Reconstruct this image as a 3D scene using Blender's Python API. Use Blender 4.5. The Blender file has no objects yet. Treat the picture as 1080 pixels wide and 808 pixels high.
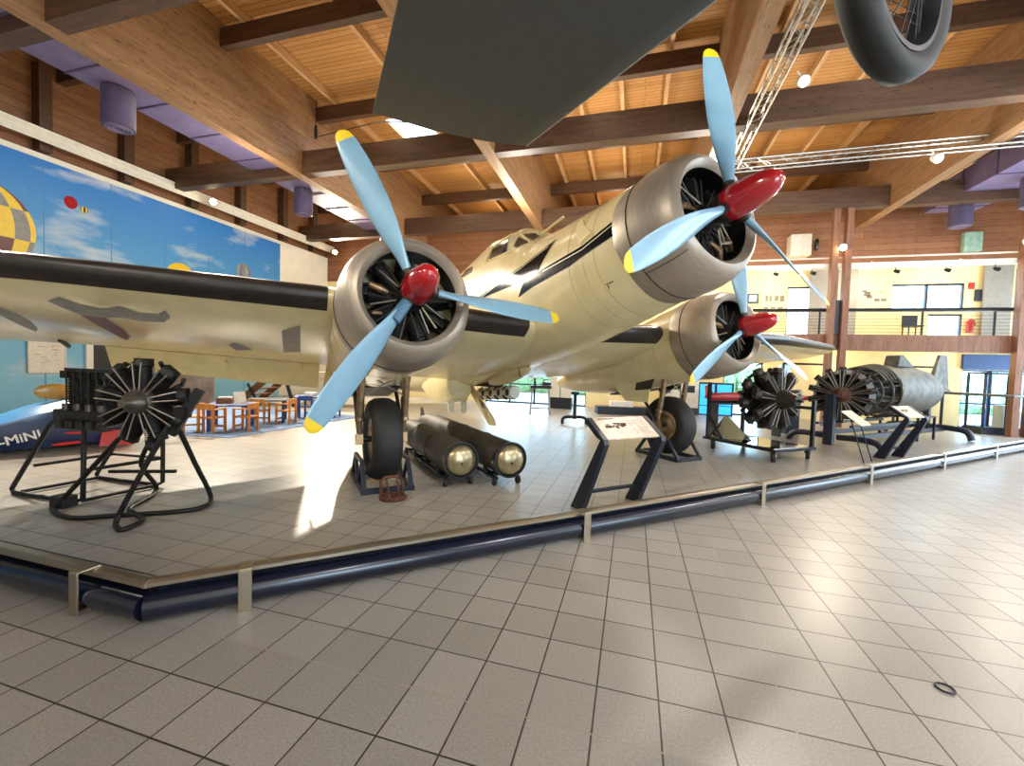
import bpy, bmesh, math, random
from mathutils import Vector, Matrix
random.seed(7)
PI = math.pi
C = bpy.context.scene.collection
sin, cos = math.sin, math.cos

# ------------------------------------------------------------------ materials
def lin(h):
    h = h.lstrip('#'); o = []
    for i in (0, 2, 4):
        v = int(h[i:i+2], 16) / 255
        o.append(v / 12.92 if v <= .04045 else ((v + .055) / 1.055) ** 2.4)
    return (*o, 1)
MATS = {}
def mat(name, col, rough=.5, metal=0, var=.12, scale=8, bump=0, stretch=(1, 1, 1), coat=0, emit=0, dark=None, trans=0, alpha=1, spec=.5):
    m = bpy.data.materials.new(name); m.use_nodes = True; MATS[name] = m
    nt = m.node_tree; b = nt.nodes['Principled BSDF']
    b.inputs['Roughness'].default_value = rough; b.inputs['Metallic'].default_value = metal
    b.inputs['Coat Weight'].default_value = coat; b.inputs['Coat Roughness'].default_value = .12
    b.inputs['Specular IOR Level'].default_value = spec
    c = lin(col)
    if emit:
        b.inputs['Emission Color'].default_value = c; b.inputs['Emission Strength'].default_value = emit
    if trans: b.inputs['Transmission Weight'].default_value = trans
    if alpha < 1: b.inputs['Alpha'].default_value = alpha
    tc = nt.nodes.new('ShaderNodeTexCoord'); mp = nt.nodes.new('ShaderNodeMapping')
    mp.inputs['Scale'].default_value = stretch
    nt.links.new(tc.outputs['Object'], mp.inputs[0])
    nz = nt.nodes.new('ShaderNodeTexNoise'); nz.inputs['Scale'].default_value = scale; nz.inputs['Detail'].default_value = 5
    nt.links.new(mp.outputs[0], nz.inputs[0])
    rp = nt.nodes.new('ShaderNodeValToRGB'); rp.color_ramp.elements[0].position = .3; rp.color_ramp.elements[1].position = .7
    d = lin(dark) if dark else tuple(x * (1 - var * 2) for x in c[:3]) + (1,)
    l = c if dark else tuple(min(1, x * (1 + var)) for x in c[:3]) + (1,)
    rp.color_ramp.elements[0].color = d; rp.color_ramp.elements[1].color = l
    nt.links.new(nz.outputs[0], rp.inputs[0]); nt.links.new(rp.outputs[0], b.inputs['Base Color'])
    if bump:
        bp = nt.nodes.new('ShaderNodeBump'); bp.inputs['Strength'].default_value = bump; bp.inputs['Distance'].default_value = .01
        nt.links.new(nz.outputs[0], bp.inputs['Height']); nt.links.new(bp.outputs[0], b.inputs['Normal'])
    return m
def N(nt, t, **kw):
    n = nt.nodes.new(t)
    for k, v in kw.items(): setattr(n, k, v)
    return n
def brickmat(name, c1, c2, mortar, bw, rh, ms, rough, axis='XY', ox=0, oy=0, offset=0, bump=.3, speck=None, specscale=60, stretch=(1, 1, 1), var=.25, spec=.5, lowfreq=0):
    m = bpy.data.materials.new(name); m.use_nodes = True; MATS[name] = m
    nt = m.node_tree; b = nt.nodes['Principled BSDF']; b.inputs['Roughness'].default_value = rough
    b.inputs['Specular IOR Level'].default_value = spec
    tc = N(nt, 'ShaderNodeTexCoord'); sp = N(nt, 'ShaderNodeSeparateXYZ'); cb = N(nt, 'ShaderNodeCombineXYZ')
    nt.links.new(tc.outputs['Object'], sp.inputs[0])
    for i, a in enumerate(axis):
        ad = N(nt, 'ShaderNodeMath', operation='SUBTRACT'); ad.inputs[1].default_value = (ox, oy)[i]
        nt.links.new(sp.outputs['XYZ'.index(a)], ad.inputs[0]); nt.links.new(ad.outputs[0], cb.inputs[i])
    br = N(nt, 'ShaderNodeTexBrick'); br.offset = offset; br.squash = 1
    br.inputs['Scale'].default_value = 1; br.inputs['Brick Width'].default_value = bw; br.inputs['Row Height'].default_value = rh
    br.inputs['Mortar Size'].default_value = ms; br.inputs['Mortar Smooth'].default_value = .1
    br.inputs['Color1'].default_value = lin(c1); br.inputs['Color2'].default_value = lin(c2); br.inputs['Mortar'].default_value = lin(mortar)
    nt.links.new(cb.outputs[0], br.inputs[0])
    nz = N(nt, 'ShaderNodeTexNoise'); nz.inputs['Scale'].default_value = specscale; nz.inputs['Detail'].default_value = 6
    mp = N(nt, 'ShaderNodeMapping'); mp.inputs['Scale'].default_value = stretch
    nt.links.new(tc.outputs['Object'], mp.inputs[0]); nt.links.new(mp.outputs[0], nz.inputs[0])
    mx = N(nt, 'ShaderNodeMix', data_type='RGBA', blend_type='MULTIPLY'); mx.inputs[0].default_value = 1
    rp = N(nt, 'ShaderNodeValToRGB'); rp.color_ramp.elements[0].position = .35; rp.color_ramp.elements[1].position = .65
    v = 1 - var; rp.color_ramp.elements[0].color = (v, v, v, 1); rp.color_ramp.elements[1].color = (1, 1, 1, 1)
    nt.links.new(nz.outputs[0], rp.inputs[0]); nt.links.new(br.outputs[0], mx.inputs[6]); nt.links.new(rp.outputs[0], mx.inputs[7])
    nt.links.new(mx.outputs[2], b.inputs['Base Color'])
    bp = N(nt, 'ShaderNodeBump', invert=True); bp.inputs['Strength'].default_value = bump; bp.inputs['Distance'].default_value = .004
    nt.links.new(br.outputs['Fac'], bp.inputs['Height']); nt.links.new(bp.outputs[0], b.inputs['Normal'])
    return m
def woodmat(name, base, dark, fleck, stretch, rough=.55, sc=2.0, amount=.62):
    "glued boards: long streaks plus short dark flecks running along the board"
    m = bpy.data.materials.new(name); m.use_nodes = True; MATS[name] = m
    nt = m.node_tree; b = nt.nodes['Principled BSDF']; b.inputs['Roughness'].default_value = rough
    tc = N(nt, 'ShaderNodeTexCoord'); mp = N(nt, 'ShaderNodeMapping'); mp.inputs['Scale'].default_value = stretch
    nt.links.new(tc.outputs['Object'], mp.inputs[0])
    n1 = N(nt, 'ShaderNodeTexNoise'); n1.inputs['Scale'].default_value = sc; n1.inputs['Detail'].default_value = 6
    n2 = N(nt, 'ShaderNodeTexNoise'); n2.inputs['Scale'].default_value = sc * 4; n2.inputs['Detail'].default_value = 2
    nt.links.new(mp.outputs[0], n1.inputs[0]); nt.links.new(mp.outputs[0], n2.inputs[0])
    r1 = N(nt, 'ShaderNodeValToRGB'); r1.color_ramp.elements[0].position = .35; r1.color_ramp.elements[1].position = .65
    r1.color_ramp.elements[0].color = lin(dark); r1.color_ramp.elements[1].color = lin(base)
    r2 = N(nt, 'ShaderNodeValToRGB'); r2.color_ramp.elements[0].position = amount; r2.color_ramp.elements[1].position = amount + .05
    r2.color_ramp.elements[0].color = (1, 1, 1, 1); r2.color_ramp.elements[1].color = tuple(x * 2 for x in lin(fleck)[:3]) + (1,)
    nt.links.new(n1.outputs[0], r1.inputs[0]); nt.links.new(n2.outputs[0], r2.inputs[0])
    mx = N(nt, 'ShaderNodeMix', data_type='RGBA', blend_type='MULTIPLY'); mx.inputs[0].default_value = .75
    nt.links.new(r1.outputs[0], mx.inputs[6]); nt.links.new(r2.outputs[0], mx.inputs[7]); nt.links.new(mx.outputs[2], b.inputs['Base Color'])
    return m

brickmat('floor_tiles', '#aaa39a', '#9e978e', '#3f3832', .3, .3, .0045, .33, 'XY', -.4125, 1.8807, 0, .25, specscale=90, var=.22, spec=.5)
brickmat('roof_planks', '#bd8a50', '#ad7a42', '#553a1e', 6, .14, .007, .6, 'XY', 0, 0, .5, .4, specscale=5, stretch=(1, 10, 10), var=.25)
brickmat('wall_cladding', '#9c6e4a', '#8a5c3c', '#4e3220', 3.1, .22, .006, .6, 'YZ', 0, 0, .5, .3, specscale=4, stretch=(8, 1, 8), var=.3)
brickmat('back_cladding', '#9c6a48', '#8c5a3a', '#54341f', 3.1, .22, .006, .6, 'XZ', 0, 0, .5, .3, specscale=4, stretch=(1, 8, 8), var=.3)
woodmat('girder_wood', '#9c7652', '#84603e', '#4a3018', (6, .55, 5), sc=2.2)
woodmat('purlin_wood', '#5a3e2a', '#472f1f', '#261910', (.6, 6, 6), sc=2.0)
woodmat('rafter_wood', '#c8a274', '#ab8258', '#5a4024', (8, .8, 8), sc=2.0, amount=.7)
woodmat('post_wood', '#8e6044', '#744a34', '#40281a', (9, 9, .8), sc=2.0)
woodmat('chair_wood', '#d18a3c', '#b9732c', '#7a4a1c', (9, 9, 2), sc=2.0, amount=.72)
woodmat('stair_wood', '#8a5a34', '#6d4424', '#3a2412', (2, 9, 9), sc=2.0)
def joints(m, x0, y0, per, col):
    nt = m.node_tree; b = nt.nodes['Principled BSDF']; src = b.inputs['Base Color'].links[0].from_socket
    tc = N(nt, 'ShaderNodeTexCoord'); sp = N(nt, 'ShaderNodeSeparateXYZ'); nt.links.new(tc.outputs['Object'], sp.inputs[0]); outs = []
    for i, o in ((0, x0), (1, y0)):
        a = N(nt, 'ShaderNodeMath', operation='SUBTRACT'); a.inputs[1].default_value = o; nt.links.new(sp.outputs[i], a.inputs[0])
        p = N(nt, 'ShaderNodeMath', operation='PINGPONG'); p.inputs[1].default_value = per / 2; nt.links.new(a.outputs[0], p.inputs[0])
        l = N(nt, 'ShaderNodeMath', operation='COMPARE'); l.inputs[1].default_value = 0; l.inputs[2].default_value = .0042; nt.links.new(p.outputs[0], l.inputs[0]); outs.append(l)
    mx_ = N(nt, 'ShaderNodeMath', operation='MAXIMUM'); nt.links.new(outs[0].outputs[0], mx_.inputs[0]); nt.links.new(outs[1].outputs[0], mx_.inputs[1])
    c = N(nt, 'ShaderNodeMix', data_type='RGBA'); c.inputs[7].default_value = lin(col); nt.links.new(mx_.outputs[0], c.inputs[0]); nt.links.new(src, c.inputs[6]); nt.links.new(c.outputs[2], b.inputs['Base Color'])
joints(MATS['floor_tiles'], .7875, 1.8807, 4.8, '#a0968a')
mat('cream_paint', '#decd9d', .26, var=.05, scale=3, coat=.4)
mat('cream_matt', '#dccb96', .45, var=.06, scale=4)
mat('cowl_metal', '#a6998a', .42, .5, var=.06, scale=6, stretch=(1, 6, 1))
mat('boot_rubber', '#2b2422', .38, var=.2, scale=5)
mat('stripe_blue', '#090b10', .14, var=.1, spec=.25)
mat('cream_line', '#d9d2b4', .3)
mat('blade_blue', '#7aa2b8', .3, var=.05, scale=4, coat=.3)
mat('blade_sleeve', '#456a85', .35, var=.05)
mat('blade_yellow', '#e8c21c', .4, var=.04)
mat('spinner_red', '#a81722', .16, var=.08, coat=.7)
mat('engine_black', '#12100f', .55, .1, var=.3, scale=20)
mat('engine_dark', '#3a3530', .42, .5, var=.3, scale=16, bump=.3)
mat('engine_grey', '#6d655c', .4, .7, var=.25, scale=14)
mat('push_rod', '#8a8074', .4, .6)
mat('tyre', '#151312', .66, var=.2, scale=12, bump=.15)
mat('seam_line', '#a5956a', .5)
mat('strut_bronze', '#8f7457', .35, .7, var=.2, scale=10)
mat('steel', '#a8a29a', .3, .9, var=.08)
mat('dark_steel', '#2a2b30', .42, .5, var=.15)
mat('glass_dark', '#3a3c40', .1, var=.1, coat=.5)
mat('navy_frame', '#191f2e', .42, var=.12, scale=14)
mat('rail_steel', '#ada08c', .28, .9, var=.015)
mat('bumper_blue', '#0f1526', .24, var=.12, scale=6, coat=.2)
mat('torpedo_skin', '#453d34', .6, .3, var=.3, scale=5, bump=.1)
mat('torpedo_nose', '#a99a78', .3, .75, var=.2, scale=6)
mat('rust', '#5a3524', .8, .2, var=.35, scale=20, bump=.5)
mat('fabric_grey', '#504f4b', .9, var=.03, scale=7)
mat('fabric_edge', '#b5b3aa', .7, var=.1)
mat('plain_grey', '#8b8a86', .5, var=.1)
mat('dark_red', '#5c2420', .4, var=.1)
mat('white_wall', '#ece6d6', .7, var=.03, scale=2)
mat('cream_wall', '#efdca6', .75, var=.04, scale=2)
mat('grey_panel', '#9c958c', .6, var=.05)
mat('white_metal', '#dcd6c8', .4, var=.05)
mat('duct_purple', '#7c6f98', .6, var=.08, scale=3)
mat('duct_dark', '#54496a', .6, var=.15, scale=3)
mat('navy_paint', '#25467e', .45, var=.06)
mat('car_blue', '#26365c', .25, var=.08, coat=.4)
mat('car_light', '#4f9fe0', .25, var=.05, coat=.4)
mat('car_red', '#cc2a1c', .35, var=.05)
mat('wood_yellow', '#c9922c', .35, var=.1, coat=.3)
mat('white_paint', '#e8e6e0', .4, var=.03)
mat('table_blue', '#2c4a8c', .4, var=.08)
mat('table_dark', '#2c2a30', .4, var=.1)
mat('carpet_blue', '#6d84a8', .95, var=.15, scale=60, bump=.4)
mat('sign_beige', '#cdb7a2', .4, var=.14, scale=9)
mat('sign_cream', '#d8d0b4', .5, var=.1, scale=14)
mat('ink_dark', '#4a2a24', .6)
mat('ink_grey', '#7a7266', .6)
mat('mirror_panel', '#c9c9c4', .05, 1, var=.02)
mat('wreck_metal', '#67635a', .6, .3, var=.25, scale=5)
mat('wreck_dark', '#4a463e', .6, .5, var=.3, scale=8)
mat('red_model', '#a82028', .35, var=.08)
mat('screen_blue', '#2fa4ea', .3, emit=1.2)
mat('screen_pale', '#b8d4ec', .3, emit=.5)
mat('bulb', '#ffe2b0', .3, emit=40)
mat('bulb_soft', '#fff4e0', .3, emit=6)
mat('green_box', '#8fae9c', .5, var=.15)
mat('black_plastic', '#1a1a1c', .4)
mat('red_ext', '#b5271f', .35)
mat('hedge_leaf', '#93b488', .8, var=.4, scale=9, bump=1)
mat('outside_ground', '#b4bab8', .9, var=.1)
mat('photo_mountain', '#b09a8a', .6, var=.3, scale=3, dark='#7a6660')
mat('panel_blue', '#5f9cc4', .5, var=.08, scale=2)
mat('poster_white', '#e4ded2', .6, var=.06, scale=20)
mat('tail_white', '#d8d6cc', .5)
mat('cable_black', '#1a1512', .6)
g = bpy.data.materials.new('window_glass'); g.use_nodes = True; MATS['window_glass'] = g
nt = g.node_tree; nt.nodes.clear()
o_ = N(nt, 'ShaderNodeOutputMaterial'); tr = N(nt, 'ShaderNodeBsdfTransparent'); gl = N(nt, 'ShaderNodeBsdfGlossy'); ms = N(nt, 'ShaderNodeMixShader')
gl.inputs['Roughness'].default_value = .03; tr.inputs[0].default_value = (.86, .95, 1, 1)
ms.inputs[0].default_value = .07; nt.links.new(tr.outputs[0], ms.inputs[1]); nt.links.new(gl.outputs[0], ms.inputs[2]); nt.links.new(ms.outputs[0], o_.inputs[0])
def skymural():
    m = bpy.data.materials.new('mural_sky'); m.use_nodes = True; MATS['mural_sky'] = m
    nt = m.node_tree; b = nt.nodes['Principled BSDF']; b.inputs['Roughness'].default_value = .5
    tc = N(nt, 'ShaderNodeTexCoord'); sp = N(nt, 'ShaderNodeSeparateXYZ'); nt.links.new(tc.outputs['Object'], sp.inputs[0])
    mr = N(nt, 'ShaderNodeMapRange'); mr.inputs[1].default_value = 0; mr.inputs[2].default_value = 6.6
    nt.links.new(sp.outputs[2], mr.inputs[0])
    rp = N(nt, 'ShaderNodeValToRGB'); e = rp.color_ramp.elements; e[0].color = lin('#84c2de'); e[1].color = lin('#1f74c4'); e[0].position = .1
    k = e.new(.55); k.color = lin('#5aa4d4')
    nt.links.new(mr.outputs[0], rp.inputs[0])
    mp = N(nt, 'ShaderNodeMapping'); mp.inputs['Scale'].default_value = (1, .5, 1.5); nt.links.new(tc.outputs['Object'], mp.inputs[0])
    nz = N(nt, 'ShaderNodeTexNoise'); nz.inputs['Scale'].default_value = .85; nz.inputs['Detail'].default_value = 8; nz.inputs['Roughness'].default_value = .55
    nt.links.new(mp.outputs[0], nz.inputs[0])
    r2 = N(nt, 'ShaderNodeValToRGB'); r2.color_ramp.elements[0].position = .55; r2.color_ramp.elements[1].position = .78
    nt.links.new(nz.outputs[0], r2.inputs[0])
    mx = N(nt, 'ShaderNodeMix', data_type='RGBA'); mx.inputs[7].default_value = lin('#d6dad8')
    nt.links.new(r2.outputs[0], mx.inputs[0]); nt.links.new(rp.outputs[0], mx.inputs[6])
    # panel seams every 1.25 m
    md = N(nt, 'ShaderNodeMath', operation='PINGPONG'); md.inputs[1].default_value = .75; nt.links.new(sp.outputs[1], md.inputs[0])
    lt = N(nt, 'ShaderNodeMath', operation='LESS_THAN'); lt.inputs[1].default_value = .012; nt.links.new(md.outputs[0], lt.inputs[0])
    m2 = N(nt, 'ShaderNodeMix', data_type='RGBA'); m2.inputs[7].default_value = lin('#3a7fb4')
    nt.links.new(lt.outputs[0], m2.inputs[0]); nt.links.new(mx.outputs[2], m2.inputs[6]); nt.links.new(m2.outputs[2], b.inputs['Base Color'])
skymural()

# ------------------------------------------------------------------ mesh helpers
def basis(d, up=None):
    d = Vector(d).normalized(); a = Vector(up) if up else (Vector((0, 0, 1)) if abs(d.z) < .9 else Vector((1, 0, 0)))
    x = a.cross(d)
    if x.length < 1e-6: x = Vector((1, 0, 0)).cross(d)
    x.normalize(); return x, d.cross(x), d
class B:
    def __init__(s): s.bm = bmesh.new(); s.mi = 0
    def face(s, vs):
        try: f = s.bm.faces.new(vs); f.material_index = s.mi; return f
        except ValueError: return None
    def box(s, c, sz, rot=None):
        c = Vector(c); m = rot if rot else Matrix.Identity(3); v = []
        for x in (-.5, .5):
            for y in (-.5, .5):
                for z in (-.5, .5): v.append(s.bm.verts.new(c + m @ Vector((x * sz[0], y * sz[1], z * sz[2]))))
        for q in ((0, 1, 3, 2), (4, 6, 7, 5), (0, 4, 5, 1), (2, 3, 7, 6), (0, 2, 6, 4), (1, 5, 7, 3)): s.face([v[i] for i in q])
        return s
    def bar(s, p0, p1, w, h, up=None):
        p0, p1 = Vector(p0), Vector(p1); x, y, d = basis(p1 - p0, up)
        m = Matrix((x, y, d)).transposed(); return s.box((p0 + p1) / 2, (w, h, (p1 - p0).length), m)
    def loft(s, rings, closed=True, cap=True, capend=None):
        R = [[s.bm.verts.new(p) for p in r] for r in rings]; n = len(R[0])
        for a, b in zip(R, R[1:]):
            for i in range(n if closed else n - 1):
                j = (i + 1) % n; s.face([a[i], a[j], b[j], b[i]])
        if cap:
            s.face(R[0][::-1])
            s.face(R[-1])
        return R
    def lathe(s, prof, org=(0, 0, 0), ax=(0, 0, 1), n=24, sx=1, cap=True):
        "prof: (along axis, radius)"
        x, y, d = basis(ax); o = Vector(org); rs = []
        for h, r in prof:
            r = max(r, .0005)
            rs.append([o + d * h + (x * cos(2 * PI * i / n) * sx + y * sin(2 * PI * i / n)) * r for i in range(n)])
        s.loft(rs, cap=cap); return s
    def cyl(s, p0, p1, r, r1=None, n=12):
        p0, p1 = Vector(p0), Vector(p1); return s.lathe([(0, r), ((p1 - p0).length, r if r1 is None else r1)], p0, p1 - p0, n)
    def tube(s, pts, r, n=8, closed=False):
        pts = [Vector(p) for p in pts]; L = len(pts); rs = []; px = None
        for i, p in enumerate(pts):
            if closed: t = pts[(i + 1) % L] - pts[i - 1]
            else: t = pts[min(i + 1, L - 1)] - pts[max(i - 1, 0)]
            t.normalize()
            if px is None: px, py, _ = basis(t)
            else:
                px = px - t * px.dot(t)
                px.normalize(); py = t.cross(px)
            rr = r[i] if isinstance(r, (list, tuple)) else r
            rs.append([p + (px * cos(2 * PI * k / n) + py * sin(2 * PI * k / n)) * rr for k in range(n)])
        if closed: rs.append(rs[0]); s.loft(rs, cap=False); bmesh.ops.remove_doubles(s.bm, verts=s.bm.verts, dist=1e-6)
        else: s.loft(rs)
        return s
    def sphere(s, c, r, sc=(1, 1, 1), n=16):
        prof = [(-cos(PI * i / (n // 2)), sin(PI * i / (n // 2))) for i in range(n // 2 + 1)]; rs = []
        for h, q in prof:
            q = max(q, .002)
            rs.append([Vector(c) + Vector((q * cos(2 * PI * k / n) * r * sc[0], q * sin(2 * PI * k / n) * r * sc[1], h * r * sc[2])) for k in range(n)])
        s.loft(rs); return s
    def torus(s, c, R, r, ax=(0, 0, 1), n=32, m=12, sq=1):
        x, y, d = basis(ax); c = Vector(c); rs = []
        for i in range(n):
            a = 2 * PI * i / n; e = x * cos(a) + y * sin(a)
            rs.append([c + e * (R + r * cos(2 * PI * k / m)) + d * r * sq * sin(2 * PI * k / m) for k in range(m)])
        V = [[s.bm.verts.new(p) for p in q] for q in rs]
        for i in range(n):
            for k in range(m): s.face([V[i][k], V[(i + 1) % n][k], V[(i + 1) % n][(k + 1) % m], V[i][(k + 1) % m]])
        return s
    def prism(s, poly, off):
        "poly: 3d points (planar), extruded by vector off"
        off = Vector(off); a = [s.bm.verts.new(Vector(p)) for p in poly]; b = [s.bm.verts.new(Vector(p) + off) for p in poly]
        n = len(poly); s.face(a[::-1]); s.face(b)
        for i in range(n): s.face([a[i], a[(i + 1) % n], b[(i + 1) % n], b[i]])
        return s
    def out(s, name, m, parent=None, smooth=40, bevel=0, loc=None):
        bmesh.ops.recalc_face_normals(s.bm, faces=s.bm.faces)
        me = bpy.data.meshes.new(name); s.bm.to_mesh(me); s.bm.free()
        for q in (m if isinstance(m, (list, tuple)) else [m]): me.materials.append(MATS[q])
        o = bpy.data.objects.new(name, me); C.objects.link(o)
        if loc: o.location = loc
        if smooth:
            for p in me.polygons: p.use_smooth = True
            me.set_sharp_from_angle(angle=math.radians(smooth))
        if bevel:
            b = o.modifiers.new('bevel', 'BEVEL'); b.width = bevel; b.segments = 2; b.limit_method = 'ANGLE'
        if parent: o.parent = parent
        return o
def tag(o, label=None, cat=None, group=None, kind=None):
    if label: o['label'] = label
    if cat: o['category'] = cat
    if group: o['group'] = group
    if kind: o['kind'] = kind
    return o
def thing(name, label, cat, loc=(0, 0, 0), rz=0, group=None, rot=None):
    o = bpy.data.objects.new(name, None); C.objects.link(o); o.empty_display_size = .1
    o.location = loc; o.rotation_euler = rot if rot else (0, 0, rz)
    return tag(o, label, cat, group)
def copy_tree(o, parent=None):
    c = o.copy(); C.objects.link(c)
    if parent: c.parent = parent
    for ch in list(o.children): copy_tree(ch, c)
    return c
def struct(b, name, m, **kw):
    o = b.out(name, m, **kw); o['kind'] = 'structure'; return o
def subd_poly(poly, maxlen):
    bm = bmesh.new(); vs = [bm.verts.new(p) for p in poly]; f = bm.faces.new(vs)
    bmesh.ops.triangulate(bm, faces=[f])
    for _ in range(7):
        es = [e for e in bm.edges if e.calc_length() > maxlen]
        if not es: break
        bmesh.ops.subdivide_edges(bm, edges=es, cuts=1, use_grid_fill=True); bmesh.ops.triangulate(bm, faces=bm.faces[:])
    return bm
def decal(name, poly, fn, m, parent, maxlen=.12):
    "a thin patch: the outline poly laid on a curved skin by fn(a, b) -> point"
    bm = subd_poly([(p[0], p[1], 0) for p in poly], maxlen)
    for v in bm.verts: v.co = fn(v.co.x, v.co.y)
    b = B(); b.bm.free(); b.bm = bm
    return b.out(name, m, parent, smooth=60)
def interp(x, t):
    if x <= t[0][0]: return t[0][1]
    for (a, p), (b, q) in zip(t, t[1:]):
        if x <= b: return p + (q - p) * (x - a) / (b - a) if b > a else q
    return t[-1][1]
def lettering(name, body, size, m, loc, rot, parent, depth=.004):
    c = bpy.data.curves.new(name, 'FONT'); c.body = body; c.size = size; c.extrude = depth; c.align_x = 'CENTER'; c.align_y = 'CENTER'
    o = bpy.data.objects.new(name, c); C.objects.link(o); o.location = loc; o.rotation_euler = rot
    c.bevel_depth = size * .022; c.bevel_resolution = 1
    bpy.context.view_layer.update(); me = bpy.data.meshes.new_from_object(o.evaluated_get(bpy.context.evaluated_depsgraph_get())); bpy.data.objects.remove(o)
    o = bpy.data.objects.new(name, me); C.objects.link(o); o.location = loc; o.rotation_euler = rot; me.materials.clear(); me.materials.append(MATS[m]); o.parent = parent
    return o

# ------------------------------------------------------------------ the hall
GX = (-15.45, -9.65, -3.75, 1.75, 7.65, 13.4)
YB = 18.3
struct(B().box((-.8, 6.9, -.1), (29, 23.2, .2)), 'floor', 'floor_tiles', smooth=0)
b = B(); Z0, Z1 = 9.4, 9.55      # roof deck, with the skylight left open
for x0, x1, y0, y1 in ((-15.6, -8.0, -4.7, 22.5), (-6.7, 13.8, -4.7, 22.5), (-8.0, -6.7, -4.7, 12.3), (-8.0, -6.7, 14.2, 22.5)):
    b.box(((x0 + x1) / 2, (y0 + y1) / 2, (Z0 + Z1) / 2), (x1 - x0, y1 - y0, Z1 - Z0))
struct(b, 'ceiling', 'roof_planks', smooth=0)
b = B()
for x in (-8.03, -6.67): b.box((x, 13.25, 9.75), (.06, 1.96, .5))
for y in (12.27, 14.23): b.box((-7.35, y, 9.75), (1.3, .06, .5))
struct(b, 'window_1', 'white_paint', smooth=0)
struct(B().box((-7.35, 13.25, 9.9), (1.3, 1.9, .02)), 'window_2', 'window_glass', smooth=0)
b = B()
struct(B().box((-15.1, 6.9, 3.38), (.2, 23.2, 6.75)), 'wall_left', 'white_wall', smooth=0)
struct(B().box((-15.25, 8.9, 8.08), (.24, 27.2, 2.64)), 'wall_upper_left', 'wall_cladding', smooth=0)
for i, x in enumerate(GX[1:5]):
    struct(B().box((x, 8.85, 8.2), (.3, 27.1, 2.4)), 'trim_%d' % (i + 1), 'girder_wood', smooth=0)
nt_ = 5
for y in (-.8, 4.95, 10.6, 16.35):
    struct(B().box((-.9, y, 7.345), (28, .3, .65)), 'trim_%d' % nt_, 'purlin_wood', smooth=0); nt_ += 1
for y in (-1.3, 1.8, 4.85, 7.95, 11.05, 14.3, 17.75, 21.0):
    struct(B().box((-.9, y, 9.0), (28.4, .18, .42)), 'trim_%d' % nt_, 'purlin_wood', smooth=0); nt_ += 1
x = -14.65
while x < 13.4:
    if abs(x + 7.35) > .7:
        struct(B().box((x, 8.85, 9.3), (.1, 27.0, .2)), 'trim_%d' % nt_, 'rafter_wood', smooth=0); nt_ += 1
    x += 1.17
for y in (3.6, 5.4, 7.5, 9.4, 11.4, 13.3, 15.4, 17.2):
    struct(B().box((-14.98, y, 7.9), (.3, .26, 2.2)), 'trim_%d' % nt_, 'purlin_wood', smooth=0); nt_ += 1
# back wall with window and door openings
def wall_holes(b, x0, x1, z0, z1, y, th, holes):
    xs = sorted({x0, x1, *[h[0] for h in holes], *[h[1] for h in holes]}); zs = sorted({z0, z1, *[h[2] for h in holes], *[h[3] for h in holes]})
    for a, c in zip(xs, xs[1:]):
        for d, e in zip(zs, zs[1:]):
            mx, mz = (a + c) / 2, (d + e) / 2
            if any(h[0] < mx < h[1] and h[2] < mz < h[3] for h in holes): continue
            b.box((mx, y, mz), (c - a, th, e - d))
HOLES = [(-6.4, -1.9, 0, 2.4), (3.4, 4.75, 0, 2.1), (10.85, 13.2, 0, 2.0), (8.7, 10.75, 3.98, 4.95), (9.78, 10.75, 3.0, 3.9), (5.45, 6.35, 3.05, 4.92), (12.1, 13.3, 3.1, 5.4)]
b = B(); wall_holes(b, -15.2, 13.5, 0, 5.6, YB + .1, .2, HOLES); struct(b, 'wall_back', 'cream_wall', smooth=0)
struct(B().box((-.8, YB + .1, 6.75), (29, .24, 2.3)), 'wall_upper_back', 'back_cladding', smooth=0)
struct(B().box((-.8, 22.4, 8.7), (29, .2, 1.7)), 'sky_stop_wall', 'back_cladding', smooth=0)  # unseen wall added to stop sky light leaking in under the longer roof
struct(B().box((-.8, 20.4, 7.88), (29, 4.2, .06)), 'sky_stop_slab', 'roof_planks', smooth=0)  # unseen slab added to close the same sky light leak
for i, (x0, x1, z0, z1) in enumerate(HOLES):
    o = struct(B().box(((x0 + x1) / 2, YB + .1, (z0 + z1) / 2), (x1 - x0, .02, z1 - z0)), 'window_%d' % (i + 3), 'window_glass', smooth=0)
    b = B(); n = {0: 4, 2: 3, 3: 2}.get(i, 1)
    for k in range(n + 1): b.box((x0 + (x1 - x0) * k / n, YB + .08, (z0 + z1) / 2), (.07, .1, z1 - z0))
    for z in (z0 + .03, z1 - .03): b.box(((x0 + x1) / 2, YB + .08, z), (x1 - x0, .1, .06))
    if i in (0, 2): b.box(((x0 + x1) / 2, YB + .08, .85), (x1 - x0, .08, .06))
    b.out('window_frame', 'navy_paint' if i == 2 else 'dark_steel', o, smooth=0)
b = B(); b.box((12.1, YB - .06, 2.27), (2.6, .14, .5)); struct(b, 'trim_%d' % nt_, 'navy_paint', smooth=0); nt_ += 1
# outside
struct(B().box((-1, 30, -.12), (60, 22, .2)), 'outside_ground', 'outside_ground', smooth=0)
b = B()
for i in range(40): b.sphere((-22 + i * 1.15 + random.uniform(-.3, .3), 27 + random.uniform(-.5, .5), .9), 1.1, (1, .8, random.uniform(.9, 1.3)), 10)
tag(b.out('hedge', 'hedge_leaf'), 'green hedge growing outdoors beyond the glass doors', 'hedge', kind='stuff')
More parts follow.
